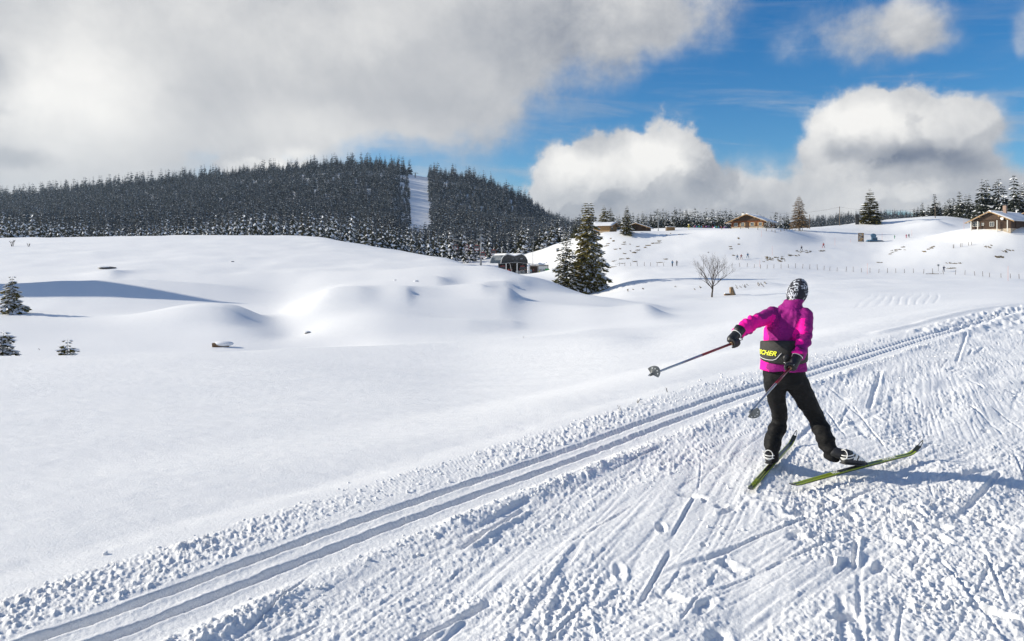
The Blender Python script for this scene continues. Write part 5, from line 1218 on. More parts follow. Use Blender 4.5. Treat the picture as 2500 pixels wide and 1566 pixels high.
# annexe with the garage door
an = empty('garage', sx + Vector((8.6, 0.6, 0)), 0, 'flat roofed annexe with a white garage door right of the lift station', 'shed')
mb = MB(); mb.box(-3.2, 3.4, 0, 5, -.6, 3.0); mb.build('wall', mat('grey_wall', (0.30, 0.27, 0.24), 0.85, var=.15), an)
mb = MB(); mb.prism([(-3.6, 3.35), (3.7, 3.0), (3.7, 3.2), (-3.6, 3.6)], -.7, 5.3); mb.build('roof', M_METAL, an)
mb = MB(); mb.box(-.1, 3.1, -.08, -.02, -.4, 2.7); gd = mb.build('garage_door', M_WHT, an)
for x in (.05, 1.25): mb = MB(); mb.box(x, x + 1.0, -.11, -.085, 1.15, 1.5); mb.build('window', M_GLASS, gd)
mb = MB(); mb.box(-2.9, -.6, -.06, -.02, -.2, 2.6); mb.build('bay_shade_sheet', M_DWOOD, an)  # dark sheet on the wall, standing in for the shade of an opening
g2 = MB(); g2.box(-.6, .9, -.05, .05, 1.2, 1.9); g2.box(-.05, .05, -.04, .04, -.3, 1.2); o = g2.build('green_sign', mat('green_board', (0.06, 0.36, 0.10), .5)); o.location = sx + Vector((11.3, -1.2, 0)); tag(o, 'small green board on a stake beside the garage door', 'sign')
g2 = MB(); g2.ball((0, 0, .6), (.7, .5, .5), 10, 7); g2.tube([(0, 0, 1), (0.2, 0, 2.6)], .07, 5); g2.box(-.9, 1.3, -.1, .1, 1.75, 1.85); o = g2.build('snow_blower', mat('machine_grey', (0.10, 0.12, 0.11), .6)); o.location = sx + Vector((13.0, -1.0, -.2)); tag(o, 'grey snow machine with a raised arm right of the garage', 'machine')
g2 = MB(); g2.tube([(0, 0, -.5), (0, 0, 9.8)], [.10, .07], 8); g2.box(-.25, .25, -.2, .2, 9.8, 10.1); o = g2.build('lamp_post', M_METAL); o.location = PT(1301, 668, 246); o.location.z = gz(o.location.x, 246); tag(o, 'tall thin lamp post rising behind the flat annexe roof', 'lamp post')

# gondolas, pylons, cables
def gondola(pos, s=1.0, label='', grp='gondolas hanging on the lift cable', simple=False):
    root = empty('gondola', pos, 0, label, 'gondola', grp); root.scale = (s, s, s)
    mb = MB(); mb.prism([(-.75, -.2), (-.95, .35), (-1.0, 1.2), (-.75, 1.95), (-.4, 2.1), (.4, 2.1), (.75, 1.95), (1.0, 1.2), (.95, .35), (.75, -.2)], -.75, .75); mb.build('cabin', M_GOND, root)
    mb = MB(); mb.box(-.86, .86, -.80, -.76, .75, 1.75); mb.build('window', M_GLASS, root)
    mb = MB(); mb.box(-.80, .80, -.83, -.76, -.05, .60); mb.build('lower_panel', M_WHT if not simple else M_GOND, root)
    mb = MB(); mb.tube([(0, 0, 2.1), (.25, 0, 2.9), (0, 0, 4.1)], .07, 5); mb.build('hanger', M_METAL, root)
    return root
M_GOND = mat('gondola_red', (0.33, 0.035, 0.035), 0.35, var=.2)
for (px, py, D, lb) in [(1113, 609, 300, 'dim red gondola, leftmost of the row before the spruces'), (1139.5, 610, 285, 'red and white gondola, second from the left on the cable'), (1164, 611, 280, 'red and white gondola just left of the near pylon'),
                        (1179, 629, 258, 'lowest red gondola hanging right in front of the near pylon'), (1205, 623, 264, 'red gondola about to enter the dome from behind')]:
    gondola(PT(px, py, D), 1.0, lb)
for (x, lb) in ((-4.2, 'dark red gondola cabin docked at the left end of the boarding hall'), (2.9, 'red gondola cabin docked behind the right post of the hall')):
    gondola(sx + Vector((x, 2.6, .5)), 1.15, lb, 'gondolas docked in the hall')
def pylon(pos, h, wid, label, n=1, r=.35):
    root = empty('lift_pylon', pos, 0, label, 'pylon', 'pylons of the gondola lift')
    mb = MB(); mb.tube([(0, 0, -1.5), (0, 0, h)], [r * 1.3, r * .8], 10); mb.build('mast', M_METAL, root)
    mb = MB(); mb.box(-wid, wid, -.2, .2, h - .4, h + .1); mb.box(-wid * .8, wid * .8, -.15, .15, h + 1.1, h + 1.3); mb.box(-.2, .2, -.15, .15, h, h + 1.8); mb.build('crossarm', M_METAL, root)
    for s_ in (-1, 1):
        mb = MB(); mb.box(s_ * wid - .3, s_ * wid + .3, -2.2, 2.2, h - .9, h - .4); mb.build('sheave_train', M_DPANEL, root)
    return root
p = PT(1174, 640, 262); q = gz(p.x, 262); pylon(Vector((p.x, 262, q)), PT(1174, 583, 262).z - q, 1.9, 'pale lift pylon with crossarm just left of the domed station')
p = PT(1106, 624, 302); q = gz(p.x, 302); pylon(Vector((p.x, 302, q)), PT(1106, 583, 302).z - q, 1.9, 'grey lift pylon among the spruces, farther left of the station')
p = PT(1014, 448, 1120); q = gz(p.x, 1120); pylon(Vector((p.x, 1120, q)), PT(1014, 423, 1120).z - q, 4.2, 'lift pylon on the mountain top in the clearing, front one', r=1.0)
p = PT(1008.5, 448, 1180); q = gz(p.x, 1180); pylon(Vector((p.x, 1180, q)), PT(1008, 433, 1180).z - q, 3.6, 'second lift pylon on the mountain top, half hidden behind the front one', r=.9)
for k_, (px, py, D) in enumerate([(1013, 451, 1090), (1023, 447, 1100), (1019, 504, 960), (1030, 501, 950), (1037, 518, 900)]):
    gondola(PT(px, py + 3, D), 1.5, 'tiny dark gondola over the cleared swath, %s from the top' % nth(k_ + 1), 'gondolas over the mountain swath', True)
def cable(a, b, sag, r, label, n=10, m_=None):
    pts = [a.lerp(b, t / n) - UP * sag * 4 * (t / n) * (1 - t / n) for t in range(n + 1)]; mb = MB(); mb.tube([p_ - a for p_ in pts], r, 4); o = mb.build('cable', m_ or M_METAL); o.location = a; tag(o, label, 'cable'); return o
cable(PT(1104, 584, 302), PT(1171, 584, 262), 1.2, .05, 'lift cable spanning between the two lower pylons'); cable(PT(1177, 585, 262), PT(1207, 627, 250), .5, .05, 'lift cable running down from the pale pylon into the dome')

# ---------------------------------------------------------------- small things on the hill
def board(name, px, py, D, parts_, label, cat, group=None):
    p = AT(px, D); root = empty(name, p, 0, label, cat, group)
    for (nm, mb, m_) in parts_: mb.build(nm, m_, root)
    return root
pm = bpy.data.materials.new('poster_print'); pm.use_nodes = True; T = NT(pm.node_tree); b = pm.node_tree.nodes['Principled BSDF']; ob = T.n('ShaderNodeTexCoord').outputs['Object']
f = T.noise(ob, 1.6, 2, .5); T.put(b.inputs['Base Color'], T.mix(T.mr(f, .45, .55), (0.50, 0.30, 0.12), T.mix(T.mr(T.noise(ob, 2.6, 2), .5, .55), (0.10, 0.06, 0.05), (0.45, 0.47, 0.45))))
mb1 = MB(); mb1.box(-.85, .85, -.12, .12, 0.1, 2.75); mb2 = MB(); mb2.box(-.75, .75, -.15, -.125, .25, 2.6); mb3 = MB(); mb3.box(-.8, -.7, 0, .1, -.6, .2); mb3.box(.7, .8, 0, .1, -.6, .2)
board('billboard', 2102, 590, 213.5, [('panel', mb1, M_DWOOD), ('poster', mb2, pm), ('leg', mb3, M_DWOOD)], 'upright framed poster board standing in the snow left of the blue snow cannon', 'sign')
M_BLUE = mat('machine_blue', (0.045, 0.12, 0.20), 0.5, var=.2)
mb1 = MB(); mb1.prism([(-2.4, 0), (-2.0, .55), (1.6, .35), (2.6, 0.0)], -1, 1); mb2 = MB(); mb2.tube([(-.9, -1.0, 1.7), (-.4, .6, 1.9)], [.75, .6], 14); mb3 = MB(); mb3.box(-1.0, .6, -.4, .4, .4, 1.3)
board('snow_cannon', 2136, 590, 213.5, [('sledge', mb1, M_BLUE), ('fan_drum', mb2, M_BLUE), ('stand', mb3, M_BLUE)], 'blue snow cannon on a sledge to the right of the poster board', 'snow cannon')
mb1 = MB(); mb1.box(-.9, 0.5, -.1, .1, 0, 3.4)
p = AT(2094, 262); o = mb1.build('dark_panel', M_DPANEL); o.location = p; o.scale = (1, 1, 1.15); tag(o, 'upright black panel half hidden behind the lone spruce', 'panel')
# hay crate and yellow post
p = AT(1636, 232); root = empty('wooden_crate', p, R(8), 'slatted pale wooden crate with snow on top at the hill crest', 'crate')
for k in range(7): mb = MB(); x = -1.4 + k * .43; mb.box(x, x + .32, -.62, -.55, 0, 1.15); mb.build('slat', M_LWOOD, root)
mb = MB(); mb.box(-1.4, 1.45, -.54, .6, -.3, 1.1); mb.build('box', M_GWOOD, root); mb = MB(); mb.box(-1.5, 1.55, -.7, .7, 1.16, 1.32); mb.build('snow_cap', M_RSNOW, root)
p = AT(1681.5, 234); mb = MB(); mb.tube([(0, 0, -.3), (0, 0, 1.7)], .09, 6); mb.box(-.5, .5, -.04, .04, .85, 1.05); mb.ball((0, 0, 1.6), .25, 8, 6); o = mb.build('signpost', mat('sign_yellow', (.62, .50, .08), .6)); o.location = p; tag(o, 'yellow post with a short crossbar on the crest between crate and skiers', 'post')
p = AT(2290.6, 168); mb = MB(); mb.tube([(0, 0, -.3), (0, 0, 1.5)], .06, 6); mb.box(-.22, .22, -.12, .12, 1.3, 1.75); o = mb.build('box_on_post', M_METAL); o.location = p; tag(o, 'grey box on a thin post left of the dark hiker', 'post')
# bench-like wooden wedge on the plateau
p = GND(1787, 722, 60); root = empty('wooden_ramp', p, 0, 'upright wooden wedge with a low block beside it, right of the bare tree', 'bench'); k = p.y / F
mb = MB(); mb.prism([(-5 * k, -.1), (-5 * k, 20 * k), (-1.5 * k, 20.5 * k), (6 * k, -.1)], -.25, .25); mb.build('wedge', mat('wedge_wood', (.30, .20, .11), .85, var=.4, vscale=5), root)
mb = MB(); mb.prism([(-.5 * k, 21 * k), (1 * k, 21.2 * k), (9 * k, 0), (6.4 * k, 0)], -.3, .35); mb.build('board', M_METAL, root)
mb = MB(); mb.box(-18 * k, -5.2 * k, -.2, .25, -.1, 4.5 * k); mb.build('block', mat('block_wood', (.16, .10, .06), .85, var=.4, vscale=5), root)
mb = MB(); mb.box(-18 * k, -5.2 * k, -.22, .27, 4.6 * k, 6 * k); mb.build('snow_cap', M_RSNOW, root)
# snow capped log behind the rim
p = GND(530, 848, 20); k = p.y / F; root = empty('fallen_log', p, R(-6), 'cut log end poking out under a pillow of snow just behind the snow rim', 'log')
mb = MB(); mb.tube([(-10 * k, -.1, 4 * k), (0, 0, 5 * k), (26 * k, .2, 3 * k)], [6 * k, 6.5 * k, 4 * k], 10); mb.build('trunk', mat('cut_wood', (.20, .12, .06), .85, var=.5, vscale=18), root)
mb = MB(); mb.ball((14 * k, .1, 8 * k), (26 * k, 12 * k, 6.5 * k), 18, 10); mb.build('snow_cap', M_RSNOW, root, True)
# stones on the mound
def stone(px, py, w, h, label, s):
    p = GND(px, py, 20); k = p.y / F; rs_ = random.Random(s); root = empty('snowy_stone', p, 0, label, 'stone', 'stones showing on the snow mound')
    mb = MB(); mb.ball((0, 0, h * k * .3), (w * k, w * k * .8, h * k * .8), 9, 6); mb.v = [tuple(q * rs_.uniform(.82, 1.15) for q in v) for v in mb.v]; mb.build('rock', mat('grey_rock', (.10, .095, .09), .9, var=.4, vscale=4), root)
    mb = MB(); mb.ball((-.2 * w * k, 0, h * k * .75), (w * k * .95, w * k * .7, h * k * .55), 10, 7); mb.build('snow_cap', M_RSNOW, root, True)
stone(1017, 691, 7, 5, 'dark stone with a snow cap on the brow of the mound', 1); stone(965, 687, 4, 2.5, 'small stone half sunk in the mound left of the capped one', 2); stone(262, 656, 20, 4, 'long low stone under snow on the broad slope of the mound', 3)
stone(752, 815, 9, 5, 'dark wet stones in the stream notch below the bright hollow', 4); stone(568, 640, 4, 2, 'small brown speck of rock high on the mound', 5)

# people far away
def far_body(pose):
    L = lambda a, b, r0, r1: limb([Vector(a), Vector(a).lerp(Vector(b), .5), Vector(b)], [r0, (r0 + r1) / 2, r1], 2)
    s = {'stand': 0, 'walk': 1, 'ski': 2}[pose]
    kx = (0.07, 0.30, 0.16)[s]; hd = MB(); hd.ball((0.02 * s, 0, 1.66), (.095, .105, .125), 10, 8)
    ms = [hd, L((0.02 * s, 0, 1.58), (0, 0, 1.42), .06, .07), loft([(Vector((0, 0, .88)), Vector((.17, 0, 0)), Vector((0, .13, 0))), (Vector((0.02 * s, 0, 1.15)), Vector((.17, 0, 0)), Vector((0, .13, 0))), (Vector((0.04 * s, 0, 1.45)), Vector((.21, 0, 0)), Vector((0, .13, 0)))], 12),
          L((-.09, 0, .9), (-kx, 0.05, .48), .10, .08), L((-kx, 0.05, .48), (-kx - .06 * s, 0, .05), .075, .06), L((.09, 0, .9), (kx, -.05, .48), .10, .08), L((kx, -.05, .48), (kx + .04 * s, 0, .05), .075, .06),
          L((-.2, 0, 1.42), (-.27 - .05 * s, -.1, 1.12), .065, .055), L((-.27 - .05 * s, -.1, 1.12), (-.22, -.22, .95 + .1 * s), .05, .045), L((.2, 0, 1.42), (.28 + .06 * s, -.1, 1.14), .065, .055), L((.28 + .06 * s, -.1, 1.14), (.34 + .08 * s, -.2, 1.0 + .1 * s), .05, .045)]
    o = organic('figure_' + pose, ms, [M_TR, M_TR, M_SKIN], None, 0.035, 2); me = o.data
    for p in me.polygons: p.material_index = 0 if p.center.z < .92 and abs(p.center.x) < .30 else 2 if 1.53 < p.center.z < 1.66 else 1
    me2 = me; bpy.data.objects.remove(o); return me2
BOD = {k: far_body(k) for k in ('stand', 'walk', 'ski')}
def cm(c): return mat('wear_%d_%d_%d' % tuple(int(x * 100) for x in c), c, .8)
M_HAIR = mat('dark_hair', (.03, .02, .015), .9)
def far_person(px, py, hpx, pose, jacket, trous, label, D=None, group='people far off on the snow', hat=None, pack=None, poles=False, rz=0.0, sink=0.0):
    p = GND(px, py, 40) if D is None else AT(px, D); s = hpx * p.y / F / 1.76; s = min(max(s, .5), 1.15)
    root = empty('person', p - Vector((0, 0, sink)), rz, label, 'person', group); root.scale = (s, s, s)
    b_ = link('body', BOD[pose], root)
    for i, m_ in enumerate((cm(trous), cm(jacket), M_SKIN)): b_.material_slots[i].link = 'OBJECT'; b_.material_slots[i].material = m_
    mb = MB(); mb.ball((0.02 if pose != 'stand' else 0, 0.01, 1.71), (.105, .115, .09), 10, 6); mb.build('hat', cm(hat) if hat else M_HAIR, root, True)
    if pack: mb = MB(); mb.ball((-.02, .2 if pose == 'stand' else .16, 1.22), (.16, .11, .25), 10, 7); mb.build('backpack', cm(pack), root, True)
    return root
far_person(1641.5, 651, 15, 'stand', (.03, .16, .30), (.02, .02, .025), 'person in a blue jacket standing on the flat meadow, left of a pair')
far_person(1652.4, 650, 13.5, 'stand', (.13, .13, .14), (.02, .02, .025), 'person in grey standing on the flat meadow, right of a pair')
far_person(1800, 635, 13, 'walk', (.04, .12, .22), (.06, .08, .12), 'hiker in blue with a backpack, leftmost of three walking uphill', pack=(.03, .06, .1))
far_person(1809.7, 634, 13, 'walk', (.30, .06, .04), (.18, .10, .08), 'hiker in rust red, middle one of three walking uphill', pack=(.1, .03, .03))
far_person(1825.6, 631, 13.5, 'walk', (.04, .14, .26), (.05, .08, .13), 'hiker in blue striding ahead, rightmost of three walking uphill', pack=(.03, .06, .1))
far_person(1956.8, 613, 12.5, 'walk', (.06, .06, .07), (.03, .03, .03), 'dark clad walker on the slope right above the cap of the front skier')
far_person(2010.4, 605.7, 12.5, 'walk', (.42, .02, .03), (.12, .03, .03), 'walker dressed all in red alone on the slope')
far_person(2184, 586, 9, 'stand', (.02, .30, .16), (.02, .22, .12), 'small figure in green in the hollow right of the snow cannon', D=217)
far_person(2212.5, 581, 10, 'stand', (.50, .06, .12), (.35, .04, .08), 'person in pink red, left one of the couple in the hollow', D=214)
far_person(2218.9, 580, 10, 'walk', (.04, .05, .05), (.03, .03, .03), 'person in black, right one of the couple in the hollow', D=214)
far_person(2304.3, 569, 14.5, 'ski', (.03, .045, .09), (.02, .03, .07), 'dark blue ski tourer with a backpack cresting the slope', D=167, pack=(.05, .05, .04))
for (px, D, pose, j, t, lb) in [(1282, 234, 'stand', (.05, .05, .05), (.03, .03, .03), 'person in black standing in front of the boarding hall'), (1296, 236, 'walk', (.25, .42, .50), (.5, .5, .5), 'person in light blue jacket and white trousers near the annexe'),
                           (1302, 239, 'stand', (.22, .03, .03), (.05, .03, .03), 'person in dark red under the annexe roof'), (1317, 235, 'stand', (.50, .50, .05), (.05, .05, .10), 'person in yellow crouched before the garage door'),
                           (1228, 239, 'stand', (.05, .04, .04), (.04, .04, .04), 'dark clad person at the left end of the boarding hall'), (1233, 238, 'stand', (.40, .03, .04), (.25, .02, .02), 'person in red left of the first hall post'),
                           (1241, 238, 'stand', (.45, .03, .05), (.35, .02, .03), 'person in bright red just right of the first hall post'), (1245, 239, 'walk', (.30, .03, .04), (.03, .03, .03), 'person in crimson and black deeper in the hall'), (1250, 240, 'stand', (.10, .10, .09), (.04, .04, .04), 'grey clad person in the middle of the hall'), (1226, 240.5, 'stand', (.45, .38, .06), (.05, .05, .05), 'person in mustard yellow at the far left of the hall')]:
    far_person(px, 0, 12.2 if 'crouched' not in lb else 9, pose, j, t, lb, D=D, group='people waiting at the lift station')
rs = random.Random(3); cols = [((.5, .05, .2), 'pink'), ((.04, .2, .5), 'blue'), ((.1, .5, .2), 'green'), ((.05, .3, .5), 'turquoise'), ((.45, .05, .06), 'red'), ((.5, .2, .5), 'violet'), ((.05, .06, .2), 'navy')]
for k, px in enumerate([1696, 1701, 1707, 1713, 1717, 1724, 1731, 1740, 1746, 1749, 1754, 1761, 1768, 1774]):
    c_, cn = cols[k % 7]; far_person(px, 0, 9.5, 'stand', c_, (.04, .04, .06), 'tiny skier in %s on the crest, %s from the left of the line' % (cn, nth(k + 1)), D=252 + rs.uniform(-2, 4), group='line of skiers on the crest', hat=c_, sink=.45)

# fences and stakes
def post(px, py, hpx, name, label, group, r=.06, m_=None, D=None, lean=0.0, cat='fence post'):
    p = GND(px, py, 60) if D is None else AT(px, D); h = hpx * p.y / F; me = POSTM.setdefault((name, m_.name if m_ else 'p'), None)
    if me is None:
        mb = MB(); mb.tube([(0, 0, -.12), (0, 0, .5), (0, 0, 1)], [1, .9, .75], 6); me = mb.mesh(name, m_ or M_POST); POSTM[(name, m_.name if m_ else 'p')] = me
    o = link(name, me); o.location = p - Vector((0, 0, 0.1)); o.scale = (r, r, h + .1); o.rotation_euler = (0, lean, 0); tag(o, label, cat, group); return o
POSTM = {}; rs = random.Random(8); fp = []
for x in (490, 550, 615, 685, 760, 827, 895, 968): fp.append((1400 + x / 4.389, 650.6, 10))
for x, y in zip((1615, 1697, 1783, 1860, 1938, 2003, 2075, 2147, 2224, 2306, 2380), (938, 938, 932, 932, 942, 950, 950, 948, 948, 942, 945)): fp.append((1400 + x / 4.389, 440 + y / 4.389, 10.5))
for x in (41, 117, 200, 269, 332, 410, 507, 583, 673, 763, 857, 950, 1042, 1133, 1228, 1338, 1437, 1550, 1677, 1780, 1888, 1972, 2045, 2168, 2268, 2362, 2440):
    fp.append((1950 + x / 4.389, 400 + float(np.interp(x, [41, 410, 857, 1228, 1550, 1780, 2045, 2362], [1125, 1155, 1172, 1172, 1187, 1192, 1215, 1235])) / 4.389, 12))
for k, (px, py, hp) in enumerate(fp): post(px, py, hp * rs.uniform(.85, 1.15), 'fence_post', 'thin dark post of the long meadow fence, %s from the left' % nth(k + 1), 'posts of the meadow fence', r=.055, lean=rs.uniform(-.12, .12))
for k, (x, y0, y1) in enumerate([(25, 650, 735), (295, 640, 715), (580, 665, 715), (812, 660, 720), (1087, 670, 745), (1338, 690, 780), (1500, 740, 790), (1597, 750, 825), (1765, 735, 795), (1865, 700, 770), (1940, 680, 750), (2020, 670, 745), (2100, 660, 720), (2185, 640, 705), (1710, 580, 635), (1940, 590, 635), (2340, 620, 700), (2400, 600, 690)]):
    px = 1760 + x / 12.07; py = 500 + y1 / 12.07
    post(px, py, (y1 - y0) / 12.07, 'fence_post', 'stubby wooden post by the log chalet, %s of its fence' % nth(k + 1), 'posts around the log chalet', r=.10, D=min(GND(px, py, 60).y, 236), lean=rs.uniform(-.05, .05))
for k, (px, y0, y1) in enumerate([(2117.5, 642.6, 670), (2461, 650.6, 686), (2038.4, 581, 599), (2153.5, 568.6, 588), (2353.3, 539, 566), (1885.3, 600.6, 623.4), (1859, 564, 579), (2226, 562, 577), (2077, 583, 592), (1855, 635, 652)]):
    post(px, y1, y1 - y0, 'marker_pole', 'thin orange slope marker pole, %s of the scattered ones' % nth(k + 1), 'slope marker poles', r=.025, m_=M_ORG, cat='marker pole')
for k, (x, y1) in enumerate([(1655, 715), (1663, 712), (1733, 705), (1750, 702), (1820, 690), (1852, 685)]):
    post(1950 + x / 4.389, 400 + y1 / 4.389, 9, 'fence_post', 'dark fence post in the dip left of the right hut, %s from the left' % nth(k + 1), 'posts left of the right hut', r=.06, D=186)
for (px, y0, y1, D, lb) in [(2049.8, 504.8, 537, 262, 'plain wooden utility pole on the crest left of the lone spruce'), (2283.3, 502, 534, 262, 'wooden utility pole on the hill right of the lone spruce'), (1976.5, 524, 548, 252, 'short wooden pole right of the larch'), (1607, 520, 562, 240, 'thin pale mast left of the wooden crate')]:
    p = AT(px, D); h = PT(px, y0, D).z - p.z; mb = MB(); mb.tube([(0, 0, -.5), (0, 0, h)], [.16, .11], 7); o = mb.build('utility_pole', M_POST if px != 1607 else M_METAL); o.location = p; tag(o, lb, 'pole', 'poles on the skyline')
cable(PT(2049.8, 506, 262), PT(1880, 520, 262), 1.0, .035, 'thin wire running left from the utility pole behind the larch', m_=M_POST); cable(PT(2049.8, 506, 262), PT(2283.3, 504, 262), 1.6, .025, 'thin wire between the two utility poles on the crest', m_=M_POST)
# snowy bush beside the chalet
p = AT(1878, 216); root = empty('snowy_bush', p, 0, 'round snow speckled bush against the right corner of the log chalet', 'bush'); fo = MB(); sn_ = MB(); rs = random.Random(4)
for k in range(420):
    a = rs.uniform(0, 6.28); e = rs.uniform(-.1, 1.5); r_ = rs.uniform(.7, 1); c = Vector((math.cos(a) * math.cos(e) * 1.9 * r_, math.sin(a) * math.cos(e) * 1.2 * r_, math.sin(e) * 2.0 * r_ + .3)); v = [c + Vector([rs.uniform(-.22, .22) for _ in range(3)]) for _ in range(3)]
    (fo if k % 3 else sn_).add(v, [(0, 1, 2)])
fo.build('foliage', mat('bush_leaf', (.05, .05, .02), .8, var=.4), root, fix=False); sn_.build('snow_cover', M_TSNOW, root, fix=False)['kind'] = 'stuff'

# dry grass showing through the snow on the hill: draped tufts, nobody could count them
gr = MB(); rs = random.Random(12)
def grass(px, py, w, h, n=1):
    for _ in range(n):
        qx = px + rs.uniform(-w, w) * (n > 1); qy = py + rs.uniform(-h, h) * (n > 1); p = GND(qx, qy, 100); k = p.y / F
        ww = (w if n == 1 else rs.uniform(1.2, 4)) * k; dd = rs.uniform(.25, .55) * (1 if n > 1 else 1.6); m_ = 9; vs = [Vector((p.x, p.y, gz(p.x, p.y) + .10))]
        for i in range(m_):
            a = 6.283 * i / m_; r_ = rs.uniform(.55, 1.1); x, y = p.x + math.cos(a) * ww * r_, p.y + math.sin(a) * dd * r_; vs.append(Vector((x, y, gz(x, y) + .03)))
        gr.add(vs, [(0, i + 1, (i + 1) % m_ + 1) for i in range(m_)])
        for i in range(int(4 + ww * 5)):
            x, y = p.x + rs.uniform(-1, 1) * ww, p.y + rs.uniform(-1, 1) * dd; z = gz(x, y); gr.add([(x - .05, y, z), (x + .05, y, z), (x + rs.uniform(-.1, .1), y, z + rs.uniform(.12, .35))], [(0, 1, 2)])
def z5(x, y): return 1400 + x / 4.389, 440 + y / 4.389
def z6(x, y): return 1950 + x / 4.389, 400 + y / 4.389
for (x, y, w) in [(375, 682, 6), (360, 705, 7), (540, 690, 7), (545, 668, 4), (450, 742, 6), (500, 738, 3), (690, 715, 5), (800, 703, 8), (850, 680, 5), (905, 676, 10), (920, 655, 6), (770, 725, 4), (690, 752, 8), (655, 778, 8), (550, 790, 5), (520, 847, 8), (585, 843, 5), (660, 875, 7), (430, 870, 8), (415, 934, 14), (520, 897, 9), (430, 655, 4), (400, 630, 3), (610, 760, 2), (930, 885, 11), (990, 849, 6), (1000, 592, 3), (1040, 575, 2), (1130, 585, 3), (1715, 809, 4), (1445, 778, 2), (1770, 690, 4), (1690, 740, 5), (1680, 715, 6), (1770, 626, 3), (610, 690, 2), (470, 905, 6)]: grass(*z5(x, y), w, 1.2)
grass(*z5(2150, 850), 26, 7, 34); grass(*z5(2355, 802), 14, 3, 12); grass(*z6(1055, 930), 20, 3, 4); grass(*z6(1640, 1072), 16, 1.2, 6); grass(*z6(2150, 1003), 9, 1, 5); grass(*z6(2035, 892), 12, 3, 7); grass(*z6(60, 945), 20, 3, 12); grass(*z6(240, 940), 10, 1, 5); grass(*z6(2230, 940), 14, 5, 8)
for (x, y) in [(975, 970), (1000, 955), (1045, 938), (1080, 922), (1120, 895), (1345, 943), (1390, 918), (1440, 893), (1420, 905), (850, 1060), (885, 1062), (1730, 1067), (2125, 1003), (2180, 1003)]: grass(*z6(x, y), 4.5, 1)
grass(*z6(1440, 1182), 23, 1.2); grass(*z6(1635, 1123), 14, 1)
for k in range(70): grass(rs.uniform(1500, 1860), 0, 2, 1) if False else None
for k in range(22):
    px = rs.choice([1500, 1560, 1700, 1790, 1815, 1840]) + rs.gauss(0, 22); grass(px, float(np.interp(px, [1480, 1600, 1740, 1870], [716, 711, 706, 699])) + rs.gauss(-3, 3), rs.uniform(.5, 1.3), .3)
o = gr.build('dry_grass', mat('dry_grass', (.15, .105, .045), .9, var=.5, vscale=.8), fix=False); tag(o, 'brown grass tussocks showing through the snow on the right hill', None, kind='stuff')

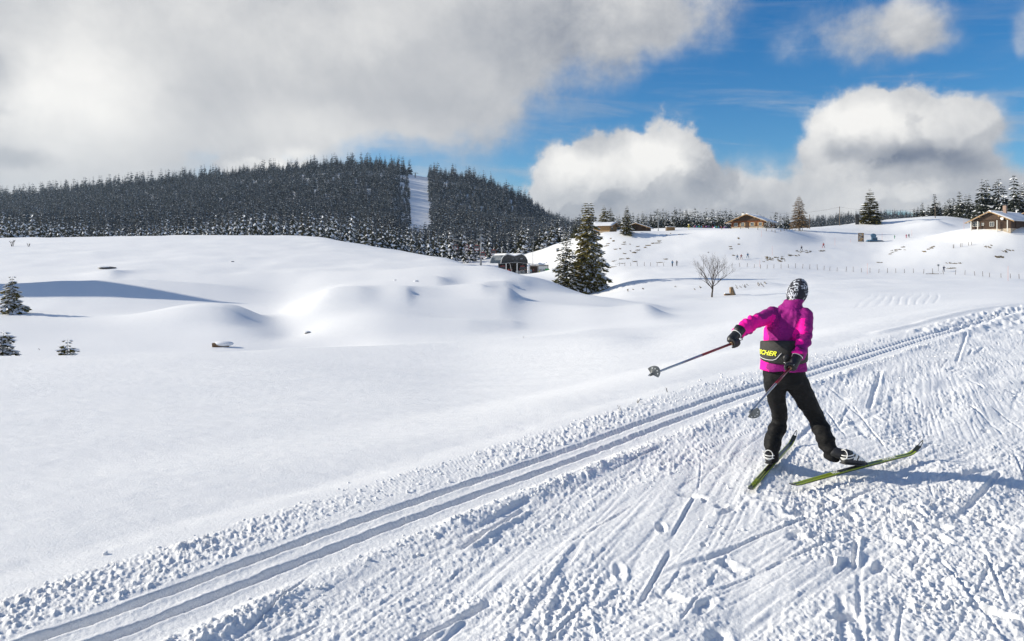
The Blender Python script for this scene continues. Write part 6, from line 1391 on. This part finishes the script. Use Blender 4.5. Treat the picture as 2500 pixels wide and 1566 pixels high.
# loose clods and crumbs of snow thrown up on the trail
ic = bmesh.new(); bmesh.ops.create_icosphere(ic, subdivisions=2, radius=1); icv = np.array([v.co[:] for v in ic.verts]); icf = np.array([[v.index for v in f.verts] for f in ic.faces]); ic.free()
rng = np.random.RandomState(5); cx = []; 
def clods():
    P = []; i0 = np.searchsorted(_TS, 12.0)
    def tp(s0, d0):
        i = min(max(np.searchsorted(_TS, s0) - 1, 0), len(_TF) - 2); t = (s0 - _TS[i]) / (_TS[i + 1] - _TS[i]); p = _TF[i] * (1 - t) + _TF[i + 1] * t; tg = _TF[i + 1] - _TF[i]; tg = tg / np.hypot(*tg); return p[0] + tg[1] * d0, p[1] - tg[0] * d0
    for k in range(700): P.append((*tp(rng.uniform(12, 34), rng.normal(.56, .05)), rng.uniform(.004, .013)))
    for k in range(900): P.append((*tp(rng.uniform(12, 34), rng.uniform(LANE_L - .02, -.14)), rng.uniform(.004, .014)))
    for c in range(170):
        a, b_ = tp(rng.uniform(12, 34), rng.uniform(.6, 6.0)); sp = rng.uniform(.05, .28)
        for k in range(rng.randint(6, 22)): P.append((a + rng.normal(0, sp), b_ + rng.normal(0, sp * .8), rng.uniform(.003, .009) * (1.8 if rng.rand() < .15 else 1)))
    for k in range(14): P.append((*tp(rng.uniform(12, 30), LANE_L - rng.uniform(.02, .5)), rng.uniform(.01, .022)))
    P = np.array([p for p in P if 2.6 < p[1] < 15 and abs(p[0]) < p[1] * .85]); d = _look(_GD, P[:, 0], P[:, 1], _gx, _gy); P = P[~((d > -.1) & (d < .40))]
    z = relief(P[:, 0], P[:, 1]); n = len(P); nv = len(icv)
    S = P[:, 2][:, None] * rng.uniform(.6, 1.3, (n, 3)) * np.array([1, 1, .8]); J = 1 + rng.uniform(-.22, .22, (n, nv, 1))
    an = rng.uniform(0, 6.28, n); co = icv[None] * J * S[:, None, :]; ca, sa = np.cos(an)[:, None], np.sin(an)[:, None]
    X = co[..., 0] * ca - co[..., 1] * sa + P[:, 0:1]; Y = co[..., 0] * sa + co[..., 1] * ca + P[:, 1:2]; Z = co[..., 2] + z[:, None] + S[:, 2:3] * .35
    V_ = np.stack([X, Y, Z], -1).reshape(-1, 3).astype(np.float32); Fc = (icf[None] + (np.arange(n) * nv)[:, None, None]).reshape(-1, 3)
    me = bpy.data.meshes.new('snow_crumbs'); me.vertices.add(len(V_)); me.vertices.foreach_set('co', V_.ravel()); me.loops.add(Fc.size); me.loops.foreach_set('vertex_index', Fc.ravel().astype(np.int32)); me.polygons.add(len(Fc)); me.polygons.foreach_set('loop_start', (np.arange(len(Fc)) * 3).astype(np.int32))
    me.polygons.foreach_set('use_smooth', np.ones(len(Fc), bool)); me.materials.append(SNOW); me.update(); me.validate(); print('clods', n)
    o = link('snow_crumbs', me); tag(o, 'loose clods and crumbs of snow thrown up along the ski trail', None, kind='stuff')
clods()
# ---------------------------------------------------------------- the air
hm = bpy.data.materials.new('thin_haze'); hm.use_nodes = True; hm.node_tree.nodes.clear(); T = NT(hm.node_tree)
pv = T.n('ShaderNodeVolumePrincipled'); pv.inputs['Color'].default_value = (0.62, 0.80, 1.0, 1); pv.inputs['Density'].default_value = 0.00006; pv.inputs['Anisotropy'].default_value = 0.3
ou = T.n('ShaderNodeOutputMaterial'); T.t.links.new(pv.outputs[0], ou.inputs['Volume'])
mb = MB(); mb.box(-3400, 3400, -3400, 3400, -60, 330); hz = mb.build('haze', hm); hz['kind'] = 'stuff'; hz['label'] = 'thin bluish winter haze in the air over the whole valley'
